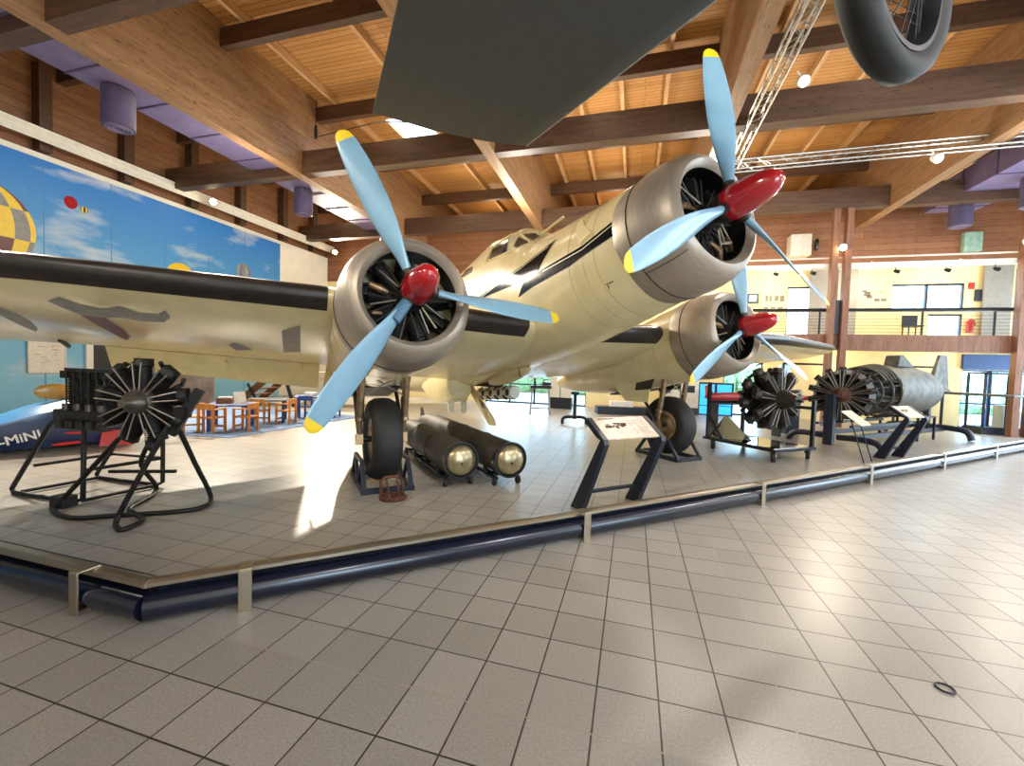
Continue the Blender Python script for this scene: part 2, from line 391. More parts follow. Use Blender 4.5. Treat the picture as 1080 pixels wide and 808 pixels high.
# right wall with windows (beyond the frame), lets daylight in
b = B(); hs = [(1.5, 3.5, .3, 4.0), (9, 11, .3, 4.5), (13, 17, .3, 5.5)]
ys = [-4.7, 1.5, 3.5, 9, 11, 13, 17, 18.3]
for a, c in zip(ys, ys[1:]):
    if any(h[0] == a for h in hs): b.box((13.6, (a + c) / 2, .3), (.2, c - a, .6)); b.box((13.6, (a + c) / 2, 7), (.2, c - a, 5.0))
    else: b.box((13.6, (a + c) / 2, 4.75), (.2, c - a, 9.5))
struct(b, 'wall_right', 'white_wall', smooth=0)

b = B(); wall_holes(b, -15.2, 13.5, 0, 9.4, -4.8, .2, [(4.5, 10.5, .3, 3.8)]); struct(b, 'wall_front', 'white_wall', smooth=0)  # unseen wall; its opening is placed to send bluish daylight onto the right floor
# balcony
BY = 16.55
struct(B().box((7.6, (BY + YB) / 2, 2.85), (11.8, YB - BY, .2)), 'balcony_slab', 'cream_wall', smooth=0)
struct(B().box((7.6, BY - .1, 2.75), (11.8, .2, .52)), 'balcony_beam', 'post_wood', smooth=0)
for k, x in enumerate((6.09, 6.46, 10.9, 11.26)):
    struct(B().box((x, BY - .32, 3.5), (.17, .22, 7.0)), 'balcony_post', 'post_wood', smooth=0)
for x in (6.275, 11.08):
    struct(B().box((x, BY - .26, 3.55), (.2, .05, 1.1)), 'post_infill', 'navy_frame', smooth=0)
t = thing('balcony_railing', 'dark balcony handrail with thin horizontal wires across the upper floor', 'railing', (1.8, BY - .02, 3.01))
B().tube([(0, 0, .82), (11.5, 0, .82)], .05).out('handrail', 'dark_steel', t)
B().tube([(0, 0, .76), (11.5, 0, .76)], .02).out('lower_rail', 'steel', t)
for k in range(6): B().tube([(0, .02, .1 + .105 * k), (11.5, .02, .1 + .105 * k)], .006, 5).out('wire', 'dark_steel', t)
for x in (.1, 2.3, 4.1, 6.9, 8.7, 11.4): B().bar((x, 0, 0), (x, 0, .82), .03, .05).out('baluster', 'dark_steel', t)
for i, (x0, x1) in enumerate(((6.12, 6.72), (7.0, 7.6), (11.2, 11.95))):
    struct(B().box(((x0 + x1) / 2, YB - .1, 4.3), (x1 - x0, .08, 2.45)), 'sliding_panel', 'grey_panel', smooth=0)

# mural on the left wall
m = thing('sky_mural', 'blue painted sky with clouds and hot air balloons on the left wall', 'mural', (-15, 0, 0))
B().box((.02, 5.25, 3.3), (.03, 20, 6.6)).out('picture_panel', 'mural_sky', m, smooth=0)
def balloon(y, z, r, cols, name='painted_balloon', n=7):
    b = B(); K = len(cols); M_ = 18; W_ = 6
    def P(i_, j_):
        a = -PI / 2 + PI * j_ / M_; q = cos(a) if a > -.35 else cos(-.35) * max(0, 1 - (-.35 - a) / 1.22) ** .8
        return Vector((.042, y + r * q * sin(-PI / 2 + PI * i_ / (n * W_)), z + r * (sin(a) * 1.05 - (.12 if a < -.35 else 0))))
    for i in range(n * W_):
        for j in range(M_):
            k = i // W_; b.mi = cols[(k + (j // 4 if K > 3 else 0)) % K]
            b.face([b.bm.verts.new(P(i, j)), b.bm.verts.new(P(i + 1, j)), b.bm.verts.new(P(i + 1, j + 1)), b.bm.verts.new(P(i, j + 1))])
    return b.out(name, ['blade_yellow', 'dark_red', 'plain_grey', 'spinner_red', 'black_plastic', 'green_box', 'duct_purple'], m, smooth=0)
balloon(6.3, 4.6, 1.05, (0, 1, 0, 2)); balloon(8.06, 5.72, .15, (3, 3), n=3); balloon(8.36, 5.62, .085, (4, 0), n=5); balloon(13.45, 5.0, .33, (2, 5, 6), n=7); balloon(11.0, 4.25, .5, (0, 0), n=3)

# ------------------------------------------------------------------ the aircraft
AP, TH = .76, .2033
AO = Vector((.115, 5.4251, 0))
air = thing('aircraft', 'cream three engined propeller aircraft with black lightning stripe and light blue propellers', 'aircraft', AO, rot=(-TH, 0, AP))
def P(u, f, z): return Vector((u, -f, z))
def G(u, w, z):       # heights measured from the floor, w forward along the floor
    return P(u, w * cos(TH) + z * sin(TH), -w * sin(TH) + z * cos(TH))
ST = [(-13.2, .10, 3.25, 3.7, 2, 2), (-10, .42, 2.75, 4.05, 2.1, 2.2), (-7.5, .62, 2.35, 4.50, 2.1, 2.5), (-5.5, .74, 2.24, 4.85, 2.1, 2.7), (-4.2, .75, 2.2, 4.87, 2.0, 2.7), (-3.0, .75, 2.18, 4.84, 1.95, 2.7), (-1.95, .75, 2.16, 4.58, 1.95, 2.55), (-1.45, .74, 2.16, 4.25, 2.05, 2.5), (-1.25, .74, 2.16, 4.07, 2.1, 2.45), (-.6, .73, 2.18, 3.93, 2.1, 2.3), (.3, .71, 2.24, 3.80, 2.05, 2.1), (1.05, .70, 2.31, 3.72, 2.0, 2.0)]
def fpar(f): return [interp(f, [(s[0], s[k]) for s in ST]) for k in range(1, 6)]
def fusP(f, t):
    w, zb, zt, nt_, nb = fpar(f); zc = zb + (zt - zb) * .47; c, s = cos(t), sin(t); n = nt_ if c > 0 else nb
    r = (abs(c) ** n + abs(s) ** n) ** (-1 / n)
    return P(w * s * r, f, zc + (zt - zc if c > 0 else zc - zb) * c * r)
def fus_left(f, z, off=.006, side=-1):
    w, zb, zt, nt_, nb = fpar(f); zc = zb + (zt - zb) * .47; h = zt - zc if z > zc else zc - zb; n = nt_ if z > zc else nb
    q = max(0, 1 - min(1, abs(z - zc) / h) ** n) ** (1 / n)
    return P(side * (w * q + off), f, z + (off if z > zc + .5 else 0))
b = B(); fs = [-13.2 + .3 * i for i in range(32)] + [-3.6, -3.3, -3, -2.7, -2.4, -2.2, -1.95, -1.7, -1.45, -1.35, -1.25, -1.1, -.9, -.6, -.3, 0, .3, .6, .85, 1.05]
b.loft([[fusP(f, 2 * PI * i / 72) for i in range(72)] for f in fs])
fus = b.out('fuselage', 'cream_paint', air, smooth=50)
STRIPE = [(1.05, 3.173), (1.05, 2.981), (0.247, 2.976), (0.015, 2.96), (-0.884, 3.011), (-1.299, 2.996), (-1.109, 3.191), (-2.473, 3.404), (-3.6, 3.60), (-3.5, 3.66), (-2.663, 3.478), (-1.301, 3.468), (-0.383, 3.526), (-0.734, 3.178), (0.254, 3.11)]
decal('lightning_stripe', STRIPE, fus_left, 'stripe_blue', fus)
decal('lightning_stripe', STRIPE, lambda f, z: fus_left(f, z, side=1), 'stripe_blue', fus)
def ribbon(name, pts, w, fn, m, parent):
    pl = []
    for s_ in (1, -1):
        row = [(p[0], p[1] + s_ * w / 2) for p in pts]; pl += row if s_ > 0 else row[::-1]
    return decal(name, pl, fn, m, parent, .15)
for pts in ([(1.05, 3.129), (.254, 3.062), (-.6, 3.125)], [(-2.6, 3.447), (-1.3, 3.44), (-.55, 3.488)]):
    ribbon('pinstripe', pts, .014, lambda f, z: fus_left(f, z, .009), 'cream_line', fus)
for q in ([(-2.498, 4.116), (-2.55, 4.43), (-2.0, 4.35), (-1.82, 3.96)], [(-1.645, 3.925), (-1.714, 4.22), (-1.33, 3.95)], [(-1.67, 4.26), (-1.457, 4.19), (-1.31, 4.07), (-1.3, 3.97)], [(-4.1, 4.4), (-3.86, 4.50), (-3.344, 4.35), (-3.3, 4.2)]):
    for sd in (-1, 1): decal('cockpit_window', q, lambda f, z, sd=sd: fus_left(f, z, .008, sd), 'glass_dark', fus, .1)
b = B()
for pts in ([(-1.75, 3.93), (-1.80, 4.38)], [(-1.72, 4.28), (-1.30, 3.92)], [(-2.6, 4.12), (-2.62, 4.44), (-2.0, 4.4), (-1.44, 4.2)], [(-2.52, 4.09), (-1.75, 3.93), (-1.25, 3.9)]):
    b.tube([fus_left(f, z, .012) for f, z in pts], .017, 6); b.tube([fus_left(f, z, .012, 1) for f, z in pts], .017, 6)
b.out('canopy_frame', 'cream_matt', fus)
B().tube([P(-.25, -1.3, 4.1), P(-.3, -.6, 4.02)], .02, 6).out('gun_sight', 'cream_matt', fus)
b = B()    # raised collar and seams round the nose
for f in (.25, .45, -.02):
    b.tube([fusP(f, 2 * PI * i / 60) * 1 for i in range(60)], .004, 4, closed=True)
b.out('panel_seam', 'seam_line', fus)
decal('access_strip', [(.42, 3.2), (.2, 3.15), (.02, 3.55), (.1, 3.58)], lambda f, z: fus_left(f, z, .007), 'cream_matt', fus)
b = B(); p = fus_left(.5, 2.55, .006)
b.bar(p + Vector((0, -.1, 0)), p + Vector((0, .1, .02)), .008, .008); b.bar(p + Vector((.02, 0, -.05)), p + Vector((0, 0, .05)), .008, .008); b.out('jacking_mark', 'ink_dark', fus)
B().cyl(P(-.02, .9, 2.32), P(-.02, .9, 2.288), .035).out('drain_port', 'black_plastic', fus)

# wing
LEt = [(0, -1.05), (2.67, -1.08), (3.4, -1.0), (6.1, -1.25), (10.0, -2.1), (10.4, -2.35), (10.6, -2.75)]
TEt = [(0, -5.2), (2.67, -4.6), (3.3, -4.15), (6.2, -3.9), (7.3, -3.85), (10, -3.5), (10.4, -3.3), (10.6, -3.0)]
ZTt = [(0, 2.33), (3.3, 2.44), (6.2, 2.58), (7.3, 2.6), (10.6, 2.92)]
def wing_p(u, x, s, off=0):
    a = abs(u); l, t_ = interp(a, LEt), interp(a, TEt); c = l - t_
    tk = .155 * 4 * (c / 4) ** .9 if a > 3 else interp(a, [(0, .50), (1, .52), (3, .6)])
    yt = 5 * tk * (.2969 * x ** .5 - .126 * x - .3516 * x * x + .2843 * x ** 3 - .1036 * x ** 4)
    z = (2.5 + .045 * a) * (1 - x) + interp(a, ZTt) * x
    return P(u, l - c * x + off * max(0, 1 - 25 * x), z + s * (yt + off))
XS = [0, .004, .012, .025, .05, .09, .15, .22, .3, .4, .5, .62, .74, .86, .95, 1]
def wing_ring(u, xs=XS, off=0): return [wing_p(u, x, 1, off) for x in xs[::-1]] + [wing_p(u, x, -1, off) for x in xs[1:]]
us = [-10.6, -10.55, -10.4, -10.2, -9.8, -9, -8, -7.3, -6.2, -5, -4, -3.35, -3.3, -2.67, -2, -1, 0]
b = B(); b.loft([wing_ring(u) for u in us + [-u for u in us[::-1][1:]]]); wing = b.out('wing', 'cream_paint', air, smooth=35)
bx = [0, .003, .008, .016, .028, .04, .048]
for u0, u1 in ((-10.2, -3.42), (-2.02, -.72), (.72, 1.99), (3.42, 10.2)):
    n = max(2, int((u1 - u0) / .4)); b = B(); b.loft([wing_ring(u0 + (u1 - u0) * i / n, bx, .007) for i in range(n + 1)]); b.out('deicer_boot', 'boot_rubber', wing, smooth=35)
for sd in (-1, 1):
    b = B(); rs = []
    for i in range(7):
        a = 3.32 + (6.15 - 3.32) * i / 6; q = i / 6
        h = Vector((sd * a, 4.16 - .25 * q, 2.46 + .14 * q)); e = Vector((sd * a, 4.5 - .3 * q, 2.06 + .26 * q))
        d = (e - h); nrm = Vector((0, d.z, -d.y)).normalized()
        rs.append([h + nrm * .05, h - nrm * .05, e - nrm * .008, e + nrm * .008])
    b.loft(rs); f_ = b.out('flap', 'cream_matt', wing, smooth=0)
    for a in (3.6, 4.7, 5.8): B().bar((sd * a, 4.0, 2.42), (sd * a, 4.3, 2.28), .03, .05).out('flap_hinge', 'cream_matt', f_)
    b = B()
    for a in (6.5, 7.5, 8.6): b.bar(wing_p(sd * a, .85, -1), wing_p(sd * a, .97, -1) + Vector((0, 0, -.05)), .03, .05)
    b.out('aileron_hinge', 'dark_steel', wing)
def wlow(u, f):
    a = abs(u); l, t_ = interp(a, LEt), interp(a, TEt); return wing_p(u, min(max((l - f) / (l - t_), 0), 1), -1, .005)
decal('wing_patch', [(-5.98, -1.7), (-5.85, -1.58), (-5.74, -1.7), (-5.58, -1.75), (-5.4, -1.61), (-5.26, -1.74), (-5.1, -1.72), (-5.01, -1.58), (-4.99, -1.73), (-5.08, -1.92), (-5.29, -1.97), (-5.47, -1.92), (-5.67, -2.0), (-5.81, -1.98), (-5.9, -1.82)], wlow, 'plain_grey', wing, .08)['label'] = 'grey curved band'  # grey curved patch following the lower wing skin
decal('wing_patch', [(-5.81, -1.98), (-5.67, -2.0), (-5.61, -1.96), (-5.56, -2.38), (-5.6, -2.8), (-5.7, -3.06), (-5.73, -2.61)], wlow, 'dark_red', wing, .08)['label'] = 'dark red sliver'
decal('wing_patch', [(-6.6, -1.9), (-6.44, -2.02), (-6.38, -2.17), (-6.38, -2.49), (-6.46, -2.85), (-6.52, -2.96), (-6.53, -2.63), (-6.54, -2.28), (-6.62, -2.1)], wlow, 'plain_grey', wing, .08)['label'] = 'grey sliver at the picture edge'
decal('access_panel', [(-3.89, -1.76), (-3.69, -1.54), (-3.66, -2.72), (-3.88, -2.95)], wlow, 'grey_panel', wing, .08)
decal('access_panel', [(-4.55, -2.73), (-4.46, -2.54), (-4.27, -2.93), (-4.48, -3.12)], wlow, 'dark_steel', wing, .08)

# tail (mostly hidden behind the fuselage)
b = B(); rs = []
for z, l, t_ in ((3.7, -10.4, -13.3), (4.3, -11.0, -13.6), (5.0, -11.7, -13.7), (5.4, -12.2, -13.5), (5.55, -12.6, -13.2)):
    c = l - t_; rs.append([P(s_ * .1 * c * (x ** .5) * (1 - x) * 1.2, l - c * x, z) for s_, x in ((1, 0), (1, .1), (1, .3), (1, .6), (1, 1), (-1, .6), (-1, .3), (-1, .1))])
b.loft(rs); b.out('tail_fin', 'cream_paint', air)
b = B(); rs = []
for u, l, t_ in ((-3.2, -12.2, -12.8), (-3, -11.8, -13.2), (0, -10.8, -13.4), (3, -11.8, -13.2), (3.2, -12.2, -12.8)):
    c = l - t_; rs.append([P(u, l - c * x, 3.65 + s_ * .1 * c * (x ** .5) * (1 - x) * 1.2) for s_, x in ((1, 0), (1, .1), (1, .3), (1, .6), (1, 1), (-1, .6), (-1, .3), (-1, .1))])
b.loft(rs); b.out('tailplane', 'cream_paint', air)
tw = B().torus(G(0, -12.1, .2), .14, .06, (1, 0, 0), 24, 10).out('tail_wheel', 'tyre', air)
B().bar(G(0, -12.1, .2), G(0, -11.7, .75), .06, .06).out('tail_strut', 'strut_bronze', tw)

# radial engine (used inside the cowls and on the display stands)
def cyl_mesh(r0, r1, rad, finN=11):
    b = B(); L = r1 - r0; prof = [(0, rad * .7)]
    for i in range(finN):
        h = L * (.12 + .62 * i / finN); d = L * .62 / finN
        prof += [(h, rad * .74), (h + d * .15, rad), (h + d * .5, rad), (h + d * .65, rad * .74)]
    prof += [(L * .76, rad * .95), (L * .9, rad * .85), (L, rad * .5)]
    b.lathe(prof, (0, 0, r0), (0, 0, 1), 14)
    for s_ in (-1, 1): b.box((s_ * rad * .55, 0, r1 - L * .08), (rad * .5, rad * .9, L * .16))
    return b
def radial(parent, cyls, r_in, r_out, rad, mc='engine_dark', ys=(0,), crank='engine_grey', rods=True, rodmat='push_rod'):
    first = None
    for yi, y in enumerate(ys):
        for k in range(cyls):
            a = 2 * PI * (k + .5 * yi) / cyls
            if first is None:
                first = cyl_mesh(r_in * .9, r_out, rad).out('cylinder', mc, parent); c = first
            else: c = first.copy(); C.objects.link(c)
            c.parent = parent; c.location = (0, y, 0); c.rotation_euler = (0, a, 0)
            if rods and yi == 0:
                if k == 0:
                    rb = B()
                    for s_ in (-.22, .22): rb.tube([(s_ * rad, -rad * 1.05, r_in * .7), (s_ * rad * 2.2, -rad * 1.1, r_out * .9)], rad * .09, 6)
                    rod = rb.out('push_rod', rodmat, parent); q = rod
                else: q = rod.copy(); C.objects.link(q)
                q.parent = parent; q.location = (0, y, 0); q.rotation_euler = (0, a, 0)
    d = rad * 1.2
    b = B(); b.lathe([(-d, .02), (-d, r_in * .8), (-d * .6, r_in), (max(ys) + d * .6, r_in), (max(ys) + d, r_in * .9), (max(ys) + d, .02)], (0, 0, 0), (0, 1, 0), 32); b.out('crankcase', crank, parent)
    b = B(); b.lathe([(0, r_in * .78), (rad * .6, r_in * .7), (rad * 1.3, r_in * .35), (rad * 1.9, r_in * .28), (rad * 1.9, .01)], (0, -d, 0), (0, -1, 0), 28)
    for k in range(9):
        a = 2 * PI * k / 9; b.cyl((r_in * .66 * sin(a), -d - rad * .1, r_in * .66 * cos(a)), (r_in * .66 * sin(a), -d - rad * .62, r_in * .66 * cos(a)), rad * .1, n=6)
    b.out('reduction_gear', crank, parent)

# propeller blade shared by all nine
def blade_bm():
    b = B(); R_ = 1.7226; rs = []; zs = []
    tb = [(.1, .09, 62, .09), (.22, .095, 58, .085), (.34, .12, 50, .07), (.5, .175, 43, .052), (.7, .235, 37, .04), (.95, .27, 31, .032), (1.2, .268, 27, .026), (1.4, .245, 24, .021), (1.55, .212, 22, .018), (1.62, .19, 21, .016), (1.68, .15, 21, .013), (1.71, .095, 21, .009), (R_, .03, 21, .004)]
    for s_, w, bt, th in tb:
        be = math.radians(bt); cx, cy = cos(be), -sin(be); nx, ny = sin(be), cos(be); ring = []
        for k in range(16):
            a = 2 * PI * k / 16; xx = cos(a) * w / 2 + w * .06 * (1 if s_ > .3 else 0); yy = sin(a) * th / 2
            ring.append(Vector((xx * cx + yy * nx, xx * cy + yy * ny, s_)))
        rs.append(ring); zs.append(s_)
    b.loft(rs)
    for f in b.bm.faces:
        z = sum(v.co.z for v in f.verts) / len(f.verts); f.material_index = 1 if z > 1.62 else 0
    return b
blade_me = None
def propeller(u, f, z, ph):
    global blade_me
    p = bpy.data.objects.new('propeller', None); C.objects.link(p); p.parent = air; p.location = P(u, f, z)
    for k in range(3):
        if blade_me is None: o = blade_bm().out('propeller_blade', ['blade_blue', 'blade_yellow'], p, smooth=50); blade_me = o.data
        else: o = bpy.data.objects.new('propeller_blade', blade_me); C.objects.link(o); o.parent = p
        o.rotation_euler = (0, ph + 2 * PI * k / 3, 0)
    if u < 0: B().lathe([(.12, .055), (.2, .06), (.42, .068), (.43, .05)], (0, 0, 0), (sin(ph + 4 * PI / 3), 0, cos(ph + 4 * PI / 3)), 16).out('blade_sleeve', 'blade_sleeve', p)
    b = B(); b.lathe([(-.06, .165), (-.05, .168), (.06, .166), (.16, .158), (.26, .142), (.34, .118), (.40, .088), (.435, .055), (.45, .025), (.453, .002)], (0, 0, 0), (0, -1, 0), 32)
    b.out('spinner', 'spinner_red', p, loc=(0, -.045, 0))
    b = B(); b.lathe([(-.2, .1), (-.1, .11), (-.08, .15), (.03, .15), (.05, .13)], (0, 0, 0), (0, -1, 0), 24)
    for k in range(3):
        a = ph + 2 * PI * k / 3; d = Vector((sin(a), 0, cos(a))); b.cyl(d * .06, d * .22, .066, .058, 14)
        e = Vector((sin(a + .6), 0, cos(a + .6))); b.cyl(e * .13 + Vector((0, .02, 0)), e * .13 + Vector((0, -.08, 0)), .022, n=8)
    b.out('hub', 'engine_dark', p)
    return p
p = propeller(-2.6658, 0, 2.4301, -.435)
b = B()
for k in range(1): pass
propeller(0, 1.7192, 2.9963, -.0017); propeller(2.6658, 0, 2.4301, -.0374)
for u, f, z in ((-2.6658, 0, 2.43), (0, 1.7192, 2.9963), (2.6658, 0, 2.43)):
    o = P(u, f, z); b = B()
    b.lathe([(.20, .500), (.165, .52), (.13, .56), (.15, .605), (.2, .645), (.3, .69), (.42, .716), (.55, .724), (.7, .72), (.70, .69)], o, (0, 1, 0), 64, cap=False)
    cw = b.out('cowling', 'cowl_metal', air, smooth=60)
    b = B(); b.lathe([(.66, .60), (.45, .58), (.26, .53), (.198, .499)], o, (0, 1, 0), 64, cap=False); b.out('cowl_inner_dark', 'engine_black', cw, smooth=60)  # black inner sheet added, the opening's shade put into its colour
    b = B(); b.lathe([(.7, .712), (.705, .727), (.84, .722), (.93, .708), (.93, .66)], o, (0, 1, 0), 64, cap=False); b.out('cowl_gill', 'cowl_metal', cw, smooth=50)
    b = B(); b.torus(o + Vector((0, .70, 0)), .722, .006, (0, 1, 0), 64, 6)
    b.tube([o + Vector((0, y, 0)) + Vector((-.707 * r, 0, -.707 * r)) for y, r in ((.2, .647), (.3, .692), (.42, .718), (.55, .726), (.7, .723))], .004, 5); b.out('cowl_seam', 'engine_black', cw)
    e = bpy.data.objects.new('engine', None); C.objects.link(e); e.parent = air; e.location = o + Vector((0, .46, 0))
    radial(e, 9, .17, .52, .115, 'engine_black', crank='engine_black', rodmat='engine_dark')
    b = B(); b.lathe([(.26, .02), (.26, .6)], (0, 0, 0), (0, 1, 0), 40, cap=False); b.out('firewall', 'engine_black', e)
    for a in (1.95, 2.3, 2.55, 4.4, -.9): B().tube([(.16 * sin(a), -.22, .16 * cos(a)), (.42 * sin(a + .08), -.15, .42 * cos(a + .08))], .011, 6).out('ignition_lead', 'push_rod' if a != 2.3 else 'torpedo_nose', e)
    if u:
        B().lathe([(0, .035), (.12, .045), (.2, .02)], (-.42, -.2, .1), (.9, -.1, -.35), 10).out('intake_pipe', 'strut_bronze', e); B().lathe([(0, .02), (.1, .02)], (-.4, -.2, -.2), (1, 0, 0), 8).out('intake_pipe', 'strut_bronze', e)
    else:
        for a, l in ((2.2, .16), (2.75, .2), (4.75, .3)): B().tube([(.47 * sin(a), -.14, .47 * cos(a)), (.36 * sin(a + .1), -.2, .36 * cos(a + .1)), ((.46 - l) * sin(a + .35), -.17, (.46 - l) * cos(a + .35))], [.025, .035, .015], 7).out('exhaust_pipe', 'strut_bronze', e)

# nacelles and undercarriage
NS = [(-.66, .70, 1.725, 3.135), (-.9, .69, 1.735, 3.12), (-1.4, .68, 1.73, 3.09), (-2.2, .655, 1.72, 3.0), (-3.0, .60, 1.76, 2.9), (-3.8, .49, 1.86, 2.78), (-4.6, .34, 2.02, 2.65), (-5.3, .12, 2.22, 2.48)]
for sd in (-1, 1):
    b = B(); rs = []
    for i in range(25):
        f = -.66 - 4.64 * i / 24; w, zb, zt = [interp(-f, [(-s_[0], s_[k]) for s_ in NS]) for k in (1, 2, 3)]
        rs.append([P(sd * 2.6658 + w * sin(a) * (abs(sin(a)) ** -.05 if abs(sin(a)) > .01 else 1), f, (zb + zt) / 2 + (zt - zb) / 2 * cos(a)) for a in [2 * PI * k / 48 for k in range(48)]])
    b.loft(rs); nac = b.out('nacelle', 'cream_paint', air, smooth=50)
    b = B()
    for f in (-1.35, -1.9):
        w, zb, zt = [interp(-f, [(-s_[0], s_[k]) for s_ in NS]) for k in (1, 2, 3)]
        b.tube([P(sd * 2.6658 + (w + .001) * sin(a), f, (zb + zt) / 2 + ((zt - zb) / 2 + .001) * cos(a)) for a in [PI * .35 + PI * 1.3 * k / 40 for k in range(41)]], .004, 4)
    b.out('nacelle_seam', 'seam_line', nac)
    B().box(P(sd * 2.6658, -2.55, 1.735), (.62, .95, .03)).out('wheel_bay', 'engine_black', nac)
    # gear
    gx = -2.69 if sd < 0 else 2.66
    gw = -2.02 if sd < 0 else -1.95
    gear = bpy.data.objects.new('undercarriage', None); C.objects.link(gear); gear.parent = air; gear.location = G(gx, gw, .6)
    rel = lambda du, w, z: G(gx + du, w, z) - G(gx, gw, .6)
    ax = Vector((1, 0, 0))
    b = B(); R_, tw_ = .55, .19
    b.lathe([(-tw_ * .72, R_ * .52), (-tw_ * .95, R_ * .66), (-tw_, R_ * .78), (-tw_ * .86, R_ * .91), (-tw_ * .5, R_ * .985), (0, R_), (tw_ * .5, R_ * .985), (tw_ * .86, R_ * .91), (tw_, R_ * .78), (tw_ * .95, R_ * .66), (tw_ * .72, R_ * .52)], (0, 0, 0), ax, 48, cap=False)
    wh = b.out('tyre', 'tyre', gear, smooth=50)
    B().lathe([(-.13, .04), (-.15, .12), (-.11, .2), (-.14, .27), (-.12, .3), (.12, .3), (.14, .27), (.11, .2), (.15, .12), (.13, .04)], (0, 0, 0), ax, 36).out('wheel_rim', 'strut_bronze', gear)
    B().cyl((-.33, 0, 0), (.33, 0, 0), .04).out('axle', 'dark_steel', gear)
    for s_ in (-1, 1):
        du = s_ * .29
        b = B(); b.cyl(rel(du, gw + .14, 1.62), rel(du, gw + .03, .85), .05, .05, 14); b.cyl(rel(du, gw + .03, .87), rel(du, gw, .57), .034, .034, 12); b.lathe([(0, .062), (.08, .062)], rel(du, gw + .035, .84), (0, 0, 1), 12); b.box(rel(du, gw, .6), (.09, .11, .14))
        b.out('oleo_leg', 'strut_bronze', gear)
        B().tube([rel(du, gw, .62), rel(du, gw - .5, 1.2), rel(du * .9, gw - .8, 1.7)], .028, 8).out('drag_strut', 'dark_steel', gear)
        B().prism([rel(s_ * .38, gw + .05, 1.7), rel(s_ * .38, gw - .12, 1.28), rel(s_ * .38, gw - .6, 1.22), rel(s_ * .38, gw - .95, 1.7)], (s_ * .012, 0, 0)).out('bay_door', 'boot_rubber', gear, smooth=0)
    b = B()
    for s_ in (-1, 1): b.tube([rel(-s_ * .29, gw + .16, 1.5), rel(s_ * .29, gw + .1, 1.17)], .011, 6)
    b.out('brace_wire', 'steel', gear)
    if sd > 0:
        b = B(); q = [rel(-.36, gw - .12, 1.58), rel(-.36, gw - .22, 1.02), rel(-.42, gw - .75, 1.0), rel(-.44, gw - 1.05, 1.25), rel(-.40, gw - 1.35, 1.65)]
        b.prism(q, (.02, 0, 0)); b.out('bay_door', 'cream_paint', gear, smooth=0)
    else:
        b = B(); b.prism([rel(-.45, gw - .9, 1.75), rel(-.62, gw - 1.0, 1.15), rel(-.66, gw - 1.5, 1.02), rel(-.55, gw - 1.9, 1.6)], (.02, 0, 0)); b.out('bay_door', 'cream_paint', gear, smooth=0)

# belly fittings
b = B(); rs = []
for i in range(15):
    q = i / 14; r = .17 * (sin(PI * q) ** .55 if 0 < q < 1 else 0) + .002
    rs.append([P(.0 + r * 1.1 * sin(a), -2.35 - 1.75 * q, 2.13 + r * .85 * cos(a)) for a in [2 * PI * k / 20 for k in range(20)]])
b.loft(rs); b.out('belly_fairing', 'cream_matt', air, smooth=60)
b = B(); rs = []
for f, w, zb, zt in ((-5.0, .20, 2.2, 2.72), (-5.08, .30, 1.93, 2.75), (-5.2, .34, 1.88, 2.75), (-5.9, .34, 1.92, 2.75), (-6.6, .3, 2.05, 2.75), (-7.4, .2, 2.35, 2.75), (-7.9, .1, 2.55, 2.75)):
    rs.append([P(-.3 + w * x, f, (zb + zt) / 2 + (zt - zb) / 2 * y) for x, y in ((-.7, 1), (.7, 1), (1, .3), (.95, -.5), (.6, -1), (-.6, -1), (-.95, -.5), (-1, .3))])
b.loft(rs); gd = b.out('ventral_gondola', 'cream_matt', air, smooth=30)
for du in (-.16, .16):
    B().lathe([(0, .09), (.02, .075), (.32, .07)], P(-.3 + du, -5.3, 1.92), (0, 0, -1), 16).out('gondola_leg', 'cream_line', gd)
b = B(); b.prism([P(.02, -5.5, 2.30), P(.02, -5.2, 2.28), P(.02, -4.0, 1.32), P(.02, -3.98, 1.2), P(.02, -4.3, 1.24)], (.03, 0, 0)); bd = b.out('bomb_door', 'cream_matt', air, smooth=0)
decal('door_band', [(-4.75, 1.86), (-4.56, 1.78), (-4.40, 1.60), (-4.62, 1.66)], lambda f, z: P(.012, f, z), 'strut_bronze', bd)
b = B(); b.lathe([(0, .12), (.04, .15), (1.75, .15), (1.8, .12)], P(.45, -5.6, 2.10), P(0, 1, -.12) - P(0, 0, 0), 24); br_ = b.out('bomb_rack', 'white_metal', air)
for k in range(4):
    for a in (3.9, 4.71, 5.5):
        d = Vector((sin(a), 0, cos(a))); c_ = P(.45, -5.35 + .42 * k + (.2 if a == 4.71 else 0), 2.07 - .05 * k - (.024 if a == 4.71 else 0)) + d * .145
        B().lathe([(0, .075), (.012, .075), (.014, .05)], c_, d, 14).out('lightening_hole', 'engine_black', br_)
B().bar(P(-.1, -5.9, 2.42), P(.4, -4.3, 2.1), .08, .1).out('rack_beam', 'black_plastic', air)
B().tube([P(-.1, -2.6, 2.2), P(-.12, -2.5, 1.98)], .012, 6).out('vent_pipe', 'strut_bronze', air)

